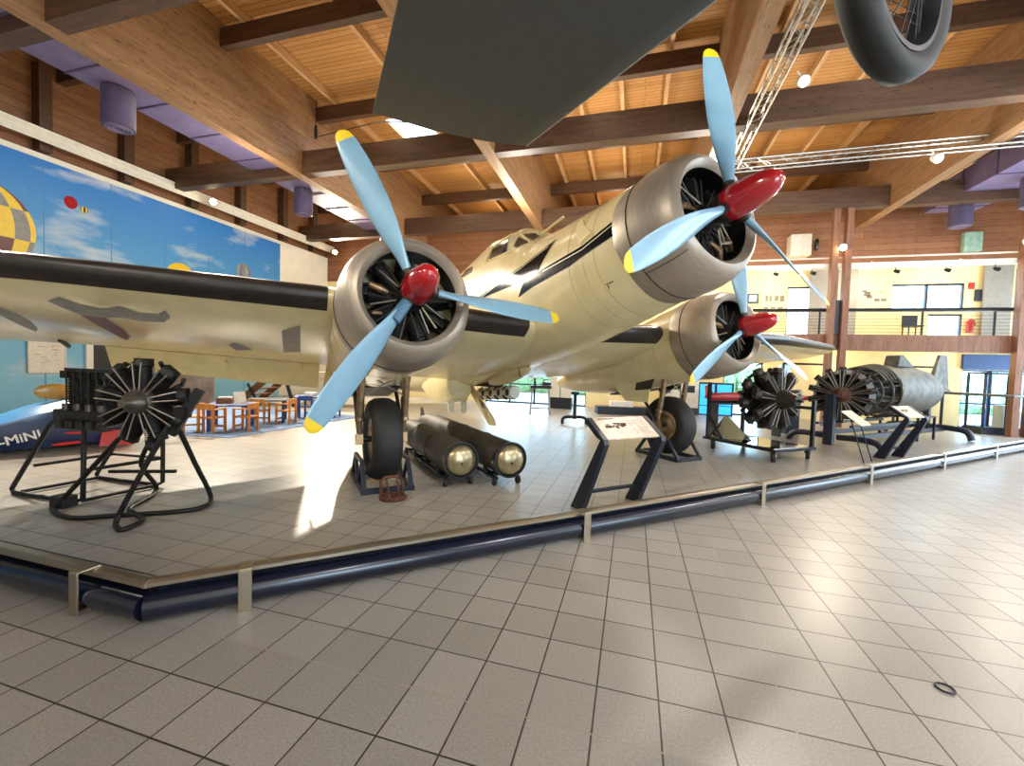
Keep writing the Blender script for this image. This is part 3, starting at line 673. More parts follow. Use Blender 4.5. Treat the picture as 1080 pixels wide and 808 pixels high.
# wheel cradles and rack
for gx, gw, lab in ((-2.69, -2.02, 'dark blue steel cradle under the front wheel beside the torpedoes'), (2.66, -1.95, 'dark blue steel cradle under the wheel behind the sign stand')):
    loc = AO + Vector((cos(AP) * gx + sin(AP) * gw, sin(AP) * gx - cos(AP) * gw, 0))
    c = thing('wheel_cradle', lab, 'wheel cradle', loc, AP, 'wheel cradles')
    for s_ in (-1, 1):
        b = B(); b.box((s_ * .29, 0, .035), (.07, 1.05, .07)); b.bar((s_ * .29, -.5, .05), (s_ * .29, -.26, .36), .05, .05); b.bar((s_ * .29, .5, .05), (s_ * .29, .26, .36), .05, .05); b.bar((s_ * .29, -.05, .05), (s_ * .29, -.26, .36), .04, .04); b.bar((s_ * .29, .05, .05), (s_ * .29, .26, .36), .04, .04); b.bar((s_ * .29, -.28, .36), (s_ * .29, .28, .36), .045, .045)
        b.out('side_frame', 'navy_frame', c, smooth=0, bevel=.004)
    for y in (-.49, .49): B().box((0, y, .035), (.6, .07, .06)).out('cross_bar', 'navy_frame', c, smooth=0, bevel=.004)
b = B(); t = thing('tie_down_rack', 'small rusty metal rack on the floor before the front wheel', 'rack', (-2.70, 4.48, 0), .75)
B().lathe([(0, .16), (.03, .165), (.05, .13), (.03, .12)], (0, 0, 0), (0, 0, 1), 24, sx=1.0).out('base_tray', 'rust', t)
B().tube([(-.13, .05, .03), (-.13, .08, .2), (-.08, .1, .24), (.08, .1, .24), (.13, .08, .2), (.13, .05, .03)], .018, 8).out('hoop', 'rust', t)
for x in (-.06, .06): B().tube([(x, -.1, .04), (x, 0, .13), (x, .1, .23)], .012, 6).out('rod', 'rust', t)

# torpedoes on trolleys
fw = Vector((sin(AP), -cos(AP), 0))
for nose, L, lab, lab2 in ((Vector((-2.14, 5.22, .36)), 3.4, 'dark torpedo lying nearest to the aircraft wheel with dull gold nose', 'dark wheeled trolley under the torpedo nearest the wheel'), (Vector((-1.55, 5.52, .36)), 4.4, 'dark torpedo on the right of the pair with dull gold nose', 'dark wheeled trolley under the right torpedo of the pair')):
    t = thing('torpedo', lab, 'torpedo', nose, AP + PI, group='torpedoes')   # local +y = forward
    r = .235
    B().lathe([(-.08, r), (-.03, r * 1.04), (.02, r * 1.04), (.02, r * .95), (-.02, r * .88)], (0, 0, 0), (0, 1, 0), 40, cap=False).out('rim', 'dark_steel', t)
    b = B(); b.lathe([(-L, .05), (-L + .25, .12), (-L + .7, .2), (-L + 1.2, r), (-.06, r)], (0, 0, 0), (0, 1, 0), 40)
    for y in (-.9, -1.8): b.torus((0, y, 0), r, .008, (0, 1, 0), 40, 6)
    b.out('body', 'torpedo_skin', t, smooth=50)
    nb = B(); nb.lathe([(-.03, r * .89), (.015, r * .86), (.055, r * .70), (.085, r * .42), (.097, .002)], (0, 0, 0), (0, 1, 0), 36); nz = nb.out('nose_cap', 'torpedo_nose', t, smooth=60)
    B().cyl((0.03, .1, -.02), (.03, .118, -.02), .014).out('plug', 'black_plastic', nz)
    b = B()
    for a in (0, PI / 2, PI, 1.5 * PI): b.prism([(0.1 * cos(a), -L + .35, .1 * sin(a)), (.28 * cos(a), -L + .15, .28 * sin(a)), (.28 * cos(a), -L, .28 * sin(a)), (.05 * cos(a), -L, .05 * sin(a))], (.012 * sin(a), 0, -.012 * cos(a) + .0))
    b.out('tail_fin', 'torpedo_skin', t, smooth=0)
    k = thing('torpedo_trolley', lab2, 'trolley', nose - Vector((0, 0, .36)), AP + PI, group='torpedo trolleys')
    b = B()
    for s_ in (-1, 1): b.bar((s_ * .16, -.06, .1), (s_ * .16, -2.3, .1), .04, .04)
    for y in (-.3, -1.2, -2.2): b.bar((-.2, y, .1), (.2, y, .1), .04, .04)
    b.out('frame', 'dark_steel', k, smooth=0)
    for y in (-.35, -1.5):
        b = B(); b.bar((-.2, y, .1), (-.22, y, .22), .03, .04); b.bar((.2, y, .1), (.22, y, .22), .03, .04); b.tube([(-.22, y, .2), (-.12, y, .12), (.12, y, .12), (.22, y, .2)], .02, 6); b.out('saddle', 'dark_steel', k)
    for y in (-.1, -2.2):
        for s_ in (-1, 1):
            c_ = B().lathe([(-.02, .02), (-.02, .055), (.02, .055), (.02, .02)], (s_ * .18, y, .056), (1, 0, 0), 20).out('caster', 'tyre', k)
            B().bar((s_ * .18 + .03, y, .056), (s_ * .18 + .03, y + .02, .1), .01, .03).out('fork', 'steel', c_)

# ------------------------------------------------------------------ barrier rail
W0 = .6
def F(u, w, z): return Vector((AO.x + cos(AP) * u + sin(AP) * w, AO.y + sin(AP) * u - cos(AP) * w, z))
cor = F(-4.56, W0, 0)
t = thing('barrier_rail', 'low barrier with steel top rail and dark blue bumper tube around the exhibits', 'barrier', (0, 0, 0))
far = F(12.6, W0, 0); lft = Vector((-9.5, cor.y + .02, 0)); up_ = Vector((0, 0, 1))
for A_, B_ in ((cor, far), (cor, lft)):
    d = (B_ - A_).normalized(); n_ = Vector((d.y, -d.x, 0)) if A_ is cor and B_ is far else Vector((-d.y, d.x, 0))
    s0 = -.02
    b = B()
    sec = [(-.045, .225), (-.045, .262), (-.02, .27), (.015, .266), (.03, .252), (.03, .228), (.01, .222)]
    b.loft([[A_ + d * s0 + n_ * q + up_ * z for q, z in sec], [B_ + n_ * q + up_ * z for q, z in sec]]); b.out('top_rail', 'rail_steel', t, smooth=30)
    b = B(); b.loft([[X + n_ * (-.0 + .085 * cos(a)) + up_ * (.105 + .085 * sin(a)) for a in [2 * PI * k / 20 for k in range(20)]] for X in (A_ + d * -.01, B_)]); b.out('bumper_tube', 'bumper_blue', t, smooth=50)
    b = B(); b.loft([[A_ + n_ * q + up_ * z for q, z in ((-.09, .02), (-.09, .24), (-.05, .24), (-.05, .02))], [B_ + n_ * q + up_ * z for q, z in ((-.09, .02), (-.09, .24), (-.05, .24), (-.05, .02))]]); b.out('back_plate', 'navy_frame', t, smooth=0)
    ks = [.51, 3.25, 5.97, 8.69, 11.41, 14.1, 16.8] if B_ is far else [.48, 3.2]
    for s_ in ks:
        c_ = A_ + d * s_; m3 = Matrix((d, n_, up_)).transposed(); b = B()
        b.box(c_ + n_ * .098 + up_ * .135, (.075, .012, .27), m3); b.box(c_ + n_ * .04 + up_ * .272, (.075, .125, .012), m3); b.box(c_ + n_ * .06 + up_ * .02, (.075, .08, .03), m3)
        b.out('bracket', 'rail_steel', t, smooth=0, bevel=.003)

# ------------------------------------------------------------------ info stands
def info_stand(base, rz, w, label, h=.865, top=.2, m='sign_beige', marks=True):
    s_ = thing('info_stand', label, 'information stand', base, rz, 'information stands beside the barrier')
    for x in (-w / 2, w / 2):
        b = B(); b.prism([(x - .035, -.08, 0), (x - .035, .13, 0), (x - .035, -.36, h), (x - .035, -.30, h + .015), (x - .035, -.07, h + top - .03), (x - .035, -.12, h + top + .015), (x - .035, -.42, h + .01), (x - .035, -.44, h - .04)], (.07, 0, 0))
        b.out('side_leg', 'navy_frame', s_, smooth=0, bevel=.006)
    B().bar((-w / 2, -.02, .2), (w / 2, -.02, .2), .06, .03).out('cross_bar', 'navy_frame', s_, smooth=0)
    b = B(); d = Vector((0, .285, top - .005)); u_ = Vector((0, -.395, h - .0))
    b.prism([u_ + Vector((-w / 2 + .03, 0, 0)), u_ + Vector((w / 2 - .03, 0, 0)), u_ + d + Vector((w / 2 - .03, 0, 0)), u_ + d + Vector((-w / 2 + .03, 0, 0))], (0, -.006, .014)); pn = b.out('sign_panel', m, s_, smooth=0)
    if marks:
        nn = Vector((0, -.0075, .0155)); L_ = lambda x, v: u_ + d * v + Vector((x * w, 0, 0)) + nn
        b = B()
        for k in range(60):
            x = random.uniform(-.36, .0); v = .56 + random.uniform(-.12, .12) * (1 - abs(x + .16) * 2); q = random.uniform(.02, .06); b.face([b.bm.verts.new(p) for p in (L_(x, v), L_(x + q, v + .02), L_(x + q, v + .06), L_(x, v + .05))])
        for k in range(8): x = -.38 + .035 * k; b.face([b.bm.verts.new(p) for p in (L_(x, .9), L_(x + .03, .9), L_(x + .03, .95), L_(x, .95))])
        b.out('printed_picture', 'ink_dark', pn, smooth=0)
        b = B()
        for i in range(9):
            for j in range(3): x = .1 + .1 * j; v = .2 + .075 * i; l = random.uniform(.04, .085); b.face([b.bm.verts.new(p) for p in (L_(x, v), L_(x + l, v), L_(x + l, v + .014), L_(x, v + .014))])
        b.out('printed_text', 'ink_grey', pn, smooth=0)
    return s_
info_stand((-.23, 5.21, 0), AP, .84, 'dark blue information stand with beige picture panel at the middle of the barrier')
info_stand((5.15, 10.52, 0), AP - .1, .62, 'dark blue sloping information stand in front of the wrecked fuselage', m='sign_cream')
t = thing('sign_stand', 'thin legged sign stand with a beige panel before the rear radial engine', 'sign stand', (4.25, 9.75, 0), AP)
b = B(); b.prism([(-.17, -.1, .70), (.22, -.1, .70), (.14, .22, .95), (-.24, .22, .95)], (0, -.008, .012)); pn = b.out('sign_panel', 'sign_cream', t, smooth=0)
b = B()
for i in range(9): b.bar((-.16 - .006 * i, -.075 + .03 * i, .737 + .0235 * i), (.17 - .006 * i, -.075 + .03 * i, .737 + .0235 * i), .002, .012)
b.out('printed_text', 'ink_grey', pn, smooth=0)
for x in (-.14, .17): B().tube([(x - .0, .08, .80), (x + .05, -.15, .0)], .012, 6).out('leg', 'dark_steel', t)

# ------------------------------------------------------------------ engines at the left
t1 = thing('engine_stand', 'black tubular stand on the left carrying the upright inline engine', 'engine stand', (-6.0, 3.3, 0), group='tubular engine stands')
for dy, dx in ((-.12, 0), (.62, .1)):
    x0, x1 = -.72 + dx, .28 + dx
    B().tube([(x0, dy - .1, .03), (x0 - .02, dy - .1, .06), (-.18 + dx, dy - .05, .82), (-.1 + dx, dy - .05, .86), (.2 + dx, dy, .86), (.28 + dx, dy, .80), (.36 + dx, dy - .06, .06), (.32 + dx, dy - .1, .03), (x0 + .06, dy - .12, .025), (x0, dy - .1, .03)], .024, 8).out('side_loop', 'engine_black', t1, smooth=60)
for p0, p1 in (((-.62, -.2, .03), (-.55, .5, .03)), ((.34, -.18, .03), (.42, .52, .03)), ((-.5, -.15, .33), (-.42, .58, .33)), ((.32, -.15, .35), (.42, .58, .35)), ((-.42, .58, .33), (.42, .58, .35))):
    B().tube([p0, p1], .02, 8).out('cross_tube', 'engine_black', t1)
e = thing('inline_engine', 'black upright inline aircraft engine with separate cylinders at far left', 'engine', (-5.93, 3.08, .86), .05)
B().box((.2, .26, .07), (.8, .42, .14)).out('crankcase', 'engine_dark', e, smooth=0, bevel=.02)
for k in range(4):
    b = B(); x = -.10 + .165 * k; b.lathe([(0, .07)] + sum([[(.05 + .03 * i, .062), (.056 + .03 * i, .078), (.07 + .03 * i, .078), (.075 + .03 * i, .062)] for i in range(10)], []) + [(.37, .07), (.43, .06)], (x, .22, .12), (0, 0, 1), 16); b.box((x, .22, .52), (.15, .22, .08))
    b.out('cylinder', 'engine_black', e)
b = B()
for k in range(7): b.cyl((-.06 + .11 * k, .1, .08), (-.06 + .11 * k, .1, .58), .010, n=6)
b.bar((-.08, .1, .58), (.62, .1, .58), .015, .03); b.out('tie_rods', 'engine_dark', e)
b = B()
for k in range(3): b.tube([(.3 + .13 * k, .3, .5), (.36 + .14 * k, .32, .56), (.46 + .14 * k, .34, .66)], .03, 8)
b.out('exhaust_stub', 'engine_black', e)
for k in range(4): B().cyl((.0 + .17 * k, .06, .14), (.0 + .17 * k, .06, .21), .035, n=12).out('priming_cup', 'engine_grey', e)
for k in range(5): B().box((-.02 + .15 * k, .04, -.01), (.09, .1, .1)).out('valve_cover', 'engine_dark', e, smooth=0, bevel=.01)

t2 = thing('engine_stand', 'black tubular stand with bent feet carrying the radial engine on the left', 'engine stand', (-4.75, 3.05, 0), group='tubular engine stands')
def sm(pts, n=4):
    "rounded polyline (Catmull-Rom)"
    q = [Vector(p) for p in pts]; o = []
    for i in range(len(q) - 1):
        a, b_, c, d = q[max(i - 1, 0)], q[i], q[i + 1], q[min(i + 2, len(q) - 1)]
        for k in range(n):
            s_ = k / n; o.append(.5 * ((2 * b_) + (c - a) * s_ + (2 * a - 5 * b_ + 4 * c - d) * s_ ** 2 + (3 * b_ - a - 3 * c + d) * s_ ** 3))
    return o + [q[-1]]
off = Vector((4.75, -3.05, 0))
w_ = lambda x, y, z: Vector((x, y, z)) + off
B().tube(sm([w_(-4.75, 3.02, .93), w_(-5.2, 2.98, .5), w_(-5.68, 2.945, .06), w_(-5.62, 2.86, .025), w_(-5.17, 2.77, .025), w_(-4.84, 2.98, .025), w_(-4.45, 3.24, .025), w_(-4.35, 3.45, .025), w_(-4.52, 3.66, .06), w_(-4.42, 3.4, .5), w_(-4.32, 3.15, .93)]), .024, 8).out('bent_loop', 'engine_black', t2, smooth=60)
B().tube(sm([w_(-4.30, 3.05, .95), w_(-4.5, 2.92, .45), w_(-4.66, 2.84, .06), w_(-4.5, 2.745, .025), w_(-4.42, 2.75, .025), w_(-4.5, 2.95, .025), w_(-4.75, 3.05, .025), w_(-4.98, 3.15, .025), w_(-5.2, 3.5, .025), w_(-5.3, 3.62, .1), w_(-5.05, 3.3, .45), w_(-4.75, 3.2, .76)]), .024, 8).out('bent_loop', 'engine_black', t2, smooth=60)
B().bar(w_(-5.2, 3.1, .40), w_(-4.55, 3.3, .42), .03, .03).out('cross_tube', 'engine_black', t2)
B().tube([w_(-4.75, 3.02, .93), w_(-4.5, 3.2, .9), w_(-4.32, 3.15, .93)], .03, 8).out('mount_ring', 'engine_black', t2)
B().box(w_(-5.72, 3.0, .06), (.2, .14, .12)).out('foot_block', 'engine_black', t2, smooth=0, bevel=.01)
e = thing('radial_engine', 'black radial aircraft engine on the bent tube stand at left', 'engine', (-4.61, 3.04, 1.17), .35, 'displayed radial engines')
radial(e, 9, .14, .42, .085, 'engine_black', crank='engine_grey')
b = B()
for k in range(9): a = 2 * PI * k / 9 + .3; b.tube([(.15 * sin(a), .1, .15 * cos(a)), (.3 * sin(a), .16, .3 * cos(a)), (.4 * sin(a), .05, .4 * cos(a))], .022, 7)
b.lathe([(0, .13), (.12, .13), (.16, .08), (.24, .07)], (0, .1, 0), (0, 1, 0), 20); b.out('induction_pipes', 'engine_black', e)
b = B(); b.bar((.26, -.02, -.32), (.5, .04, .12), .06, .09); b.box((.36, 0, -.1), (.1, .12, .1)); b.out('mount_bracket', 'engine_black', e)
b = B(); b.lathe([(0, .05), (.1, .06), (.14, .03)], (.05, .02, -.36), (.2, 0, -1), 12); b.out('oil_sump', 'engine_black', e)

# ------------------------------------------------------------------ blue vehicle by the left wall
c = thing('racing_vehicle', 'dark blue streamlined vehicle with white lettering and red fins by the left wall', 'vehicle', (-9.64, 4.28, 0), math.radians(66.2))
# local x: along the hull away from the barrier, -y: towards the hall
b = B(); rs = []
for x, hw, zt, zs, zb in ((-1.7, .05, .12, .09, .05), (-1.2, .22, .22, .17, .03), (-.7, .36, .34, .28, .03), (-.2, .44, .52, .42, .03), (.3, .47, .74, .60, .03), (.7, .48, .84, .70, .03), (1.1, .46, .92, .74, .04), (1.45, .42, .98, .72, .04), (1.62, .30, .98, .68, .08)):
    rs.append([(x, hw * q, z) for q, z in ((-.62, zb), (-.85, zb + .05), (-1, (zb + zs) / 2), (-.96, zs), (-.5, zt - .02), (0, zt), (.5, zt - .02), (.96, zs), (1, (zb + zs) / 2), (.85, zb + .05), (.62, zb))])
b.loft(rs)
for f in b.bm.faces:
    n_ = f.calc_center_median()
    zs_ = interp(n_.x, [(-1.7, .09), (-1.2, .17), (-.7, .28), (-.2, .42), (.3, .60), (.7, .70), (1.1, .74), (1.45, .72), (1.62, .68)])
    f.material_index = 1 if n_.z > zs_ and n_.x < 1.6 else 0
hull = b.out('hull', ['car_blue', 'car_light'], c, smooth=35)
lettering('lettering', '-MiNI', .19, 'white_paint', (.20, -.492, .262), (PI / 2 - .12, math.radians(-13), 0), c, .012)
b = B(); b.prism([(1.08, -.52, .03), (1.5, -.52, .02), (1.58, -.50, .30), (1.12, -.48, .28)], (0, .06, 0)); b.out('red_fin', 'car_red', c, smooth=0)
B().lathe([(0, .01), (.1, .03), (.28, .03), (.36, .008)], (.53, -.49, .12), (1, 0, .03), 10).out('red_scoop', 'car_red', c)
B().lathe([(0, .01), (.06, .022), (.18, .022), (.22, .006)], (.68, -.475, .30), (1, 0, -.1), 10).out('red_scoop', 'car_red', c)
B().bar((1.2, 0, .88), (1.2, 0, 1.0), .1, .1).out('pylon', 'car_light', c)
pr = B(); pr.loft([[(1.2 + s_, -.02 + t_ * sin(a) * .25, .955 + w * cos(a)) for a in [2 * PI * k / 12 for k in range(12)]] for s_, w, t_ in ((-.84, .03, .04), (-.78, .10, .07), (-.6, .135, .08), (-.35, .10, .1), (-.1, .05, .2), (.1, .05, .2), (.35, .10, .1), (.6, .135, .08), (.78, .1, .07), (.84, .03, .04))]); pr.out('wooden_propeller', 'wood_yellow', c, smooth=60)
# things on the lower left wall
def wallthing(name, lab, cat, y0, y1, z0, z1, m, th=.03, x=-14.955):
    return tag(B().box((x + th / 2, (y0 + y1) / 2, (z0 + z1) / 2), (th, y1 - y0, z1 - z0)).out(name, m, smooth=0, bevel=.004), lab, cat)
t = thing('framed_poster', 'white framed poster hanging low on the blue wall above the dark engine', 'poster', (-14.95, 7.52, 1.55))
B().box((.02, 0, 0), (.03, .72, .95)).out('poster_sheet', 'poster_white', t, smooth=0)
b = B()
for y, z, sy, sz in ((0, .48, .76, .03), (0, -.48, .76, .03), (.37, 0, .03, .95), (-.37, 0, .03, .95)): b.box((.03, y, z), (.04, sy, sz))
b.out('frame', 'white_metal', t, smooth=0)
b = B()
for i in range(14): b.box((.037, random.uniform(-.2, .2), random.uniform(-.3, .3)), (.003, random.uniform(.05, .2), .01))
b.out('drawing', 'ink_grey', t, smooth=0)
wallthing('notice_board', 'dark navy board standing against the blue wall behind the engine', 'board', 8.5, 9.6, 0, 2.4, 'navy_frame')
wallthing('pillar', 'white pillar strip at the dark navy panel on the left wall', 'pillar', 8.34, 8.5, 0, 2.4, 'white_paint', .08)
pb = thing('photo_board', 'standing photo board with a mountain landscape left of the children tables', 'photo board', (-13.6, 10.35, 0), .6)
B().box((0, 0, .8), (1.25, .05, 1.5)).out('photo_sheet', 'photo_mountain', pb, smooth=0)
for x in (-.5, .5): B().box((x, .05, .06), (.06, .4, .12)).out('foot', 'dark_steel', pb, smooth=0)

# stairs
t = thing('staircase', 'dark wooden staircase with steel supports behind the children tables', 'staircase', (-12.4, 12.3, 0), math.radians(15))
for x0, s_ in ((-1.1, 1),):
    for y in (-.5, .75): B().bar((-.95, y, .0), (1.25, y, 1.9), .06, .22).out('stringer', 'stair_wood', t, smooth=0)
    for k in range(8): B().box((-.75 + .26 * k, .12, .12 + .225 * k), (.28, 1.25, .04)).out('tread', 'stair_wood', t, smooth=0)
B().bar((-.45, -.62, .75), (-.05, -.62, 0.0), .07, .07).out('support', 'navy_frame', t, smooth=0)
B().bar((.9, -.62, .8), (1.15, -.62, 0), .09, .09).out('support', 'navy_frame', t, smooth=0)
b = B(); b.prism([(1.2, -.7, 0), (2.6, -.7, 0), (2.6, -.7, .9)], (0, .04, 0)); b.out('side_panel', 'cream_matt', t, smooth=0)

# rug, tables, chairs
tag(B().prism([(-9.2, 6.45, 0), (-7.75, 6.66, 0), (-7.6, 10.9, 0), (-12.4, 11.2, 0), (-12.8, 9.6, 0)], (0, 0, .012)).out('rug', 'carpet_blue', smooth=0), 'blue grey rug under the children tables and chairs', 'rug')
def chair(lab, x, y, rz, m='chair_wood', src=None, group='children wooden chairs'):
    if src:
        r = copy_tree(src); r.location = (x, y, .012); r.rotation_euler = (0, 0, rz); r['label'] = lab; return r
    r = thing('small_chair', lab, 'chair', (x, y, .012), rz, group)
    for sx in (-1, 1):
        for sy, h in ((-1, .50), (1, .62)): B().box((sx * .17, sy * .16, h / 2), (.045, .045, h)).out('leg', m, r, smooth=0, bevel=.004)
        B().box((sx * .17, 0, .5), (.05, .36, .03)).out('armrest', m, r, smooth=0, bevel=.004)
    B().box((0, 0, .32), (.34, .34, .03)).out('seat', m, r, smooth=0, bevel=.004)
    B().box((0, .17, .56), (.36, .03, .13)).out('backrest', m, r, smooth=0, bevel=.004)
    B().box((0, -.16, .12), (.32, .03, .04)).out('stretcher', m, r, smooth=0)
    return r
def table(lab, x, y, rz, m, src=None):
    if src:
        r = copy_tree(src); r.location = (x, y, .012); r.rotation_euler = (0, 0, rz); r['label'] = lab; return r
    r = thing('low_table', lab, 'table', (x, y, .012), rz, 'children tables on the rug')
    B().box((0, 0, .5575), (.85, .85, .035)).out('tabletop', m, r, smooth=0, bevel=.005)
    for sx in (-1, 1):
        for sy in (-1, 1): B().box((sx * .36, sy * .36, .27), (.07, .07, .54)).out('leg', m, r, smooth=0)
    return r
ta = table('blue low table in front with three orange chairs and papers', -8.72, 7.55, .7, 'table_blue')
tb_ = table('dark low table in the middle between two orange chairs', -9.0, 8.85, .7, 'table_dark')
tc_ = table('blue low table at the right with blue chairs', -8.95, 10.3, .7, 'table_blue')
c0 = chair('orange wooden chair at the left end of the front table', -9.06, 6.94, -2.2)
chair('orange wooden chair in the middle of the front side of the front table', -8.62, 7.0, 3.3, src=c0)
chair('orange wooden chair at the right end of the front table', -8.2, 7.45, 1.9 + PI, src=c0)
chair('orange wooden chair left of the dark middle table', -8.85, 8.42, 3.6, src=c0)
chair('orange wooden chair right of the dark middle table', -8.38, 8.78, 1.9 + PI, src=c0)
cb = chair('blue chair in front of the right blue table', -8.62, 9.82, 3.4, 'table_blue', group='blue children chairs')
chair('blue chair at the right end of the right blue table', -8.36, 10.45, 1.8 + PI, src=cb)
t = thing('storage_box', 'small wooden box with white papers on the front blue table', 'box', (-8.85, 7.5, .588), .7)
b = B()
for x, y, sx, sy in ((0, -.12, .3, .02), (0, .12, .3, .02), (-.14, 0, .02, .24), (.14, 0, .02, .24)): b.box((x, y, .06), (sx, sy, .12))
b.box((0, 0, .01), (.28, .24, .02)); b.out('crate', 'stair_wood', t, smooth=0)
B().box((0, .02, .1), (.24, .16, .09)).out('papers', 'white_paint', t, smooth=0)
b = B(); b.prism([(-.12, 0, 0), (.12, 0, 0), (.12, .12, .26), (-.12, .12, .26)], (0, .012, 0)); o = b.out('paper_stand', 'white_paint', smooth=0); o.location = (-8.5, 7.6, .588); o.rotation_euler = (0, 0, 1.2); tag(o, 'white upright leaflet stand leaning on the front blue table', 'leaflet stand')
o = B().box((0, 0, .05), (.3, .2, .1)).out('paper_stack', 'white_paint', smooth=0, bevel=.004); o.location = (-8.95, 10.3, .588); tag(o, 'white paper stack on the right blue table', 'papers')

# ------------------------------------------------------------------ right exhibits
t = thing('engine_trolley', 'black wheeled trolley frame carrying the large radial engine', 'trolley', (2.49, 9.75, 0), -.87)
B().box((0, 0, .225), (1.62, 1.2, .05)).out('deck', 'dark_steel', t, smooth=0)
B().box((.22, -.02, .256), (1.05, 1.05, .012)).out('mirror_tray', 'mirror_panel', t, smooth=0)
for q in ([(-.74, -.52, .255), (-.02, -.12, .255), (-.70, -.05, .70)], [(-.74, .50, .255), (-.02, -.08, .255), (-.70, -.02, .70)]):
    b = B(); b.prism(q, (-.02, 0, 0)); b.out('mirror_panel', 'mirror_panel', t, smooth=0)
for x, y, h in ((-.74, -.54, 1.42), (.76, .54, 1.15), (-.74, .54, 1.42)): B().box((x, y, h / 2 + .12), (.06, .06, h - .24)).out('post', 'dark_steel', t, smooth=0)
B().bar((-.74, -.54, .72), (-.35, -.54, .2), .05, .05).out('brace', 'dark_steel', t, smooth=0)
B().bar((-.74, -.54, 1.0), (-.74, .54, 1.0), .05, .05).out('cross_beam', 'dark_steel', t, smooth=0)
B().bar((-.74, .2, 1.0), (.76, .54, 1.0), .06, .06).out('engine_mount', 'dark_steel', t, smooth=0)
for sx, sy in ((-.62, -.5), (.72, -.52), (.72, .5), (-.66, .5)):
    w = B().lathe([(-.035, .02), (-.035, .09), (-.018, .105), (.018, .105), (.035, .09), (.035, .02)], (sx, sy, .106), (1, .6, 0), 20).out('caster', 'tyre', t)
    b = B(); b.bar((sx + .05, sy, .11), (sx + .05, sy, .205), .03, .012); b.bar((sx - .05, sy, .11), (sx - .05, sy, .205), .03, .012); b.box((sx, sy, .2), (.11, .06, .012)); b.out('fork', 'steel', w)
e = thing('radial_engine', 'large black twin row radial engine on the wheeled trolley', 'engine', (2.85, 9.85, 1.13), .62, 'displayed radial engines')
radial(e, 9, .23, .64, .115, 'engine_dark', ys=(0, .3), crank='engine_dark')
b = B(); b.lathe([(.42, .3), (.55, .32), (.62, .25), (.75, .18), (.8, .05)], (0, 0, 0), (0, 1, 0), 24)
for k in range(14): a = 2 * PI * k / 14; b.tube([(.28 * sin(a), .5, .28 * cos(a)), (.46 * sin(a), .52, .46 * cos(a)), (.56 * sin(a), .35, .56 * cos(a))], .035, 7)
b.out('supercharger', 'engine_black', e)
b = B(); b.lathe([(.15, .2), (.25, .17), (.38, .12), (.45, .1), (.45, .03), (.55, .03)], (0, 0, 0), (0, -1, 0), 24); b.out('propeller_shaft', 'engine_dark', e)
# rear radial engine with wrecked fuselage
wk = thing('wrecked_fuselage', 'wrecked grey aircraft fuselage with exposed frame and tail on stands', 'aircraft wreck', (4.75, 11.8, 1.2), math.atan2(4.3, 4.55) - PI / 2)   # local +y towards the tail
e = bpy.data.objects.new('engine', None); C.objects.link(e); e.parent = wk; e.location = (0, 0, 0); e.rotation_euler = (0, 0, .3)
radial(e, 14, .2, .66, .085, 'engine_dark', ys=(0,), crank='rust')
b = B(); b.lathe([(0, .5), (.25, .6), (.3, .3)], (0, .05, 0), (0, 1, 0), 32, cap=False); b.out('rear_cowl', 'wreck_dark', e)
b = B()
for a in (.4, 1.2, 1.9, 2.6, 3.6, 4.4, 5.1, 5.9):
    b.tube([(.35 * sin(a), .25, .35 * cos(a)), (.58 * sin(a + .1), 1.5, .12 + .56 * cos(a + .1))], .018, 6); b.tube([(.35 * sin(a), .25, .35 * cos(a)), (.58 * sin(a + .75), 1.5, .12 + .56 * cos(a + .75))], .015, 6)
for y, r in ((.8, .48), (1.15, .55), (1.45, .6)): b.tube([(r * sin(2 * PI * k / 24), y, .08 + r * cos(2 * PI * k / 24)) for k in range(24)], .02, 6, closed=True)
b.out('tube_frame', 'wreck_dark', wk)
b = B(); rs = []
for y, w, zb, zt in ((1.45, .62, -.46, .72), (2.1, .65, -.52, .76), (2.6, .66, -.54, .78), (3.2, .65, -.53, .75), (3.8, .60, -.46, .68), (4.1, .52, -.36, .58), (4.25, .42, -.24, .46)):
    rs.append([(w * sin(a), y, (zb + zt) / 2 + (zt - zb) / 2 * cos(a)) for a in [2 * PI * k / 36 for k in range(36)]])
b.loft(rs, cap=False); sk = b.out('skin', 'wreck_metal', wk, smooth=50)
b = B(); rs = []
for y, w, zb, zt in ((4.2, .30, -.12, .36), (5.0, .20, -.06, .26), (5.8, .12, 0, .2), (6.1, .05, .06, .14)):
    rs.append([(w * sin(a), y, (zb + zt) / 2 + (zt - zb) / 2 * cos(a)) for a in [2 * PI * k / 20 for k in range(20)]])
b.loft(rs); b.out('tail_cone', 'wreck_metal', wk)
b = B()
for k in range(5): b.tube([(.58 * sin(a), .8 + .16 * k, .12 + (.56 + .02 * k) * cos(a)) for a in [-1.1 + 2.2 * i / 12 for i in range(13)]], .022, 6)
b.out('frame_hoop', 'wreck_metal', wk)
b = B(); b.prism([(-.02, 2.0, .74), (-.02, 2.1, 1.0), (-.02, 2.25, 1.03), (-.02, 2.9, .74)], (.3, 0, 0)); b.out('headrest', 'wreck_dark', wk)
b = B(); b.loft([[(q * .06, y0 + .0, z) for q, y0 in ((-1, 4.7), (-1, 5.9), (1, 5.9), (1, 4.7))] if i == 0 else [(q * .03, y0, z) for q, y0 in ((-1, 5.25 + .0), (-1, 5.75), (1, 5.75), (1, 5.25))] for i, z in enumerate((.2, 1.15))]); b.out('tail_fin', 'wreck_metal', wk)
b = B(); b.box((0, 5.3, .06), (3.2, .75, .06)); b.out('tailplane', 'wreck_metal', wk, bevel=.02)
b = B()
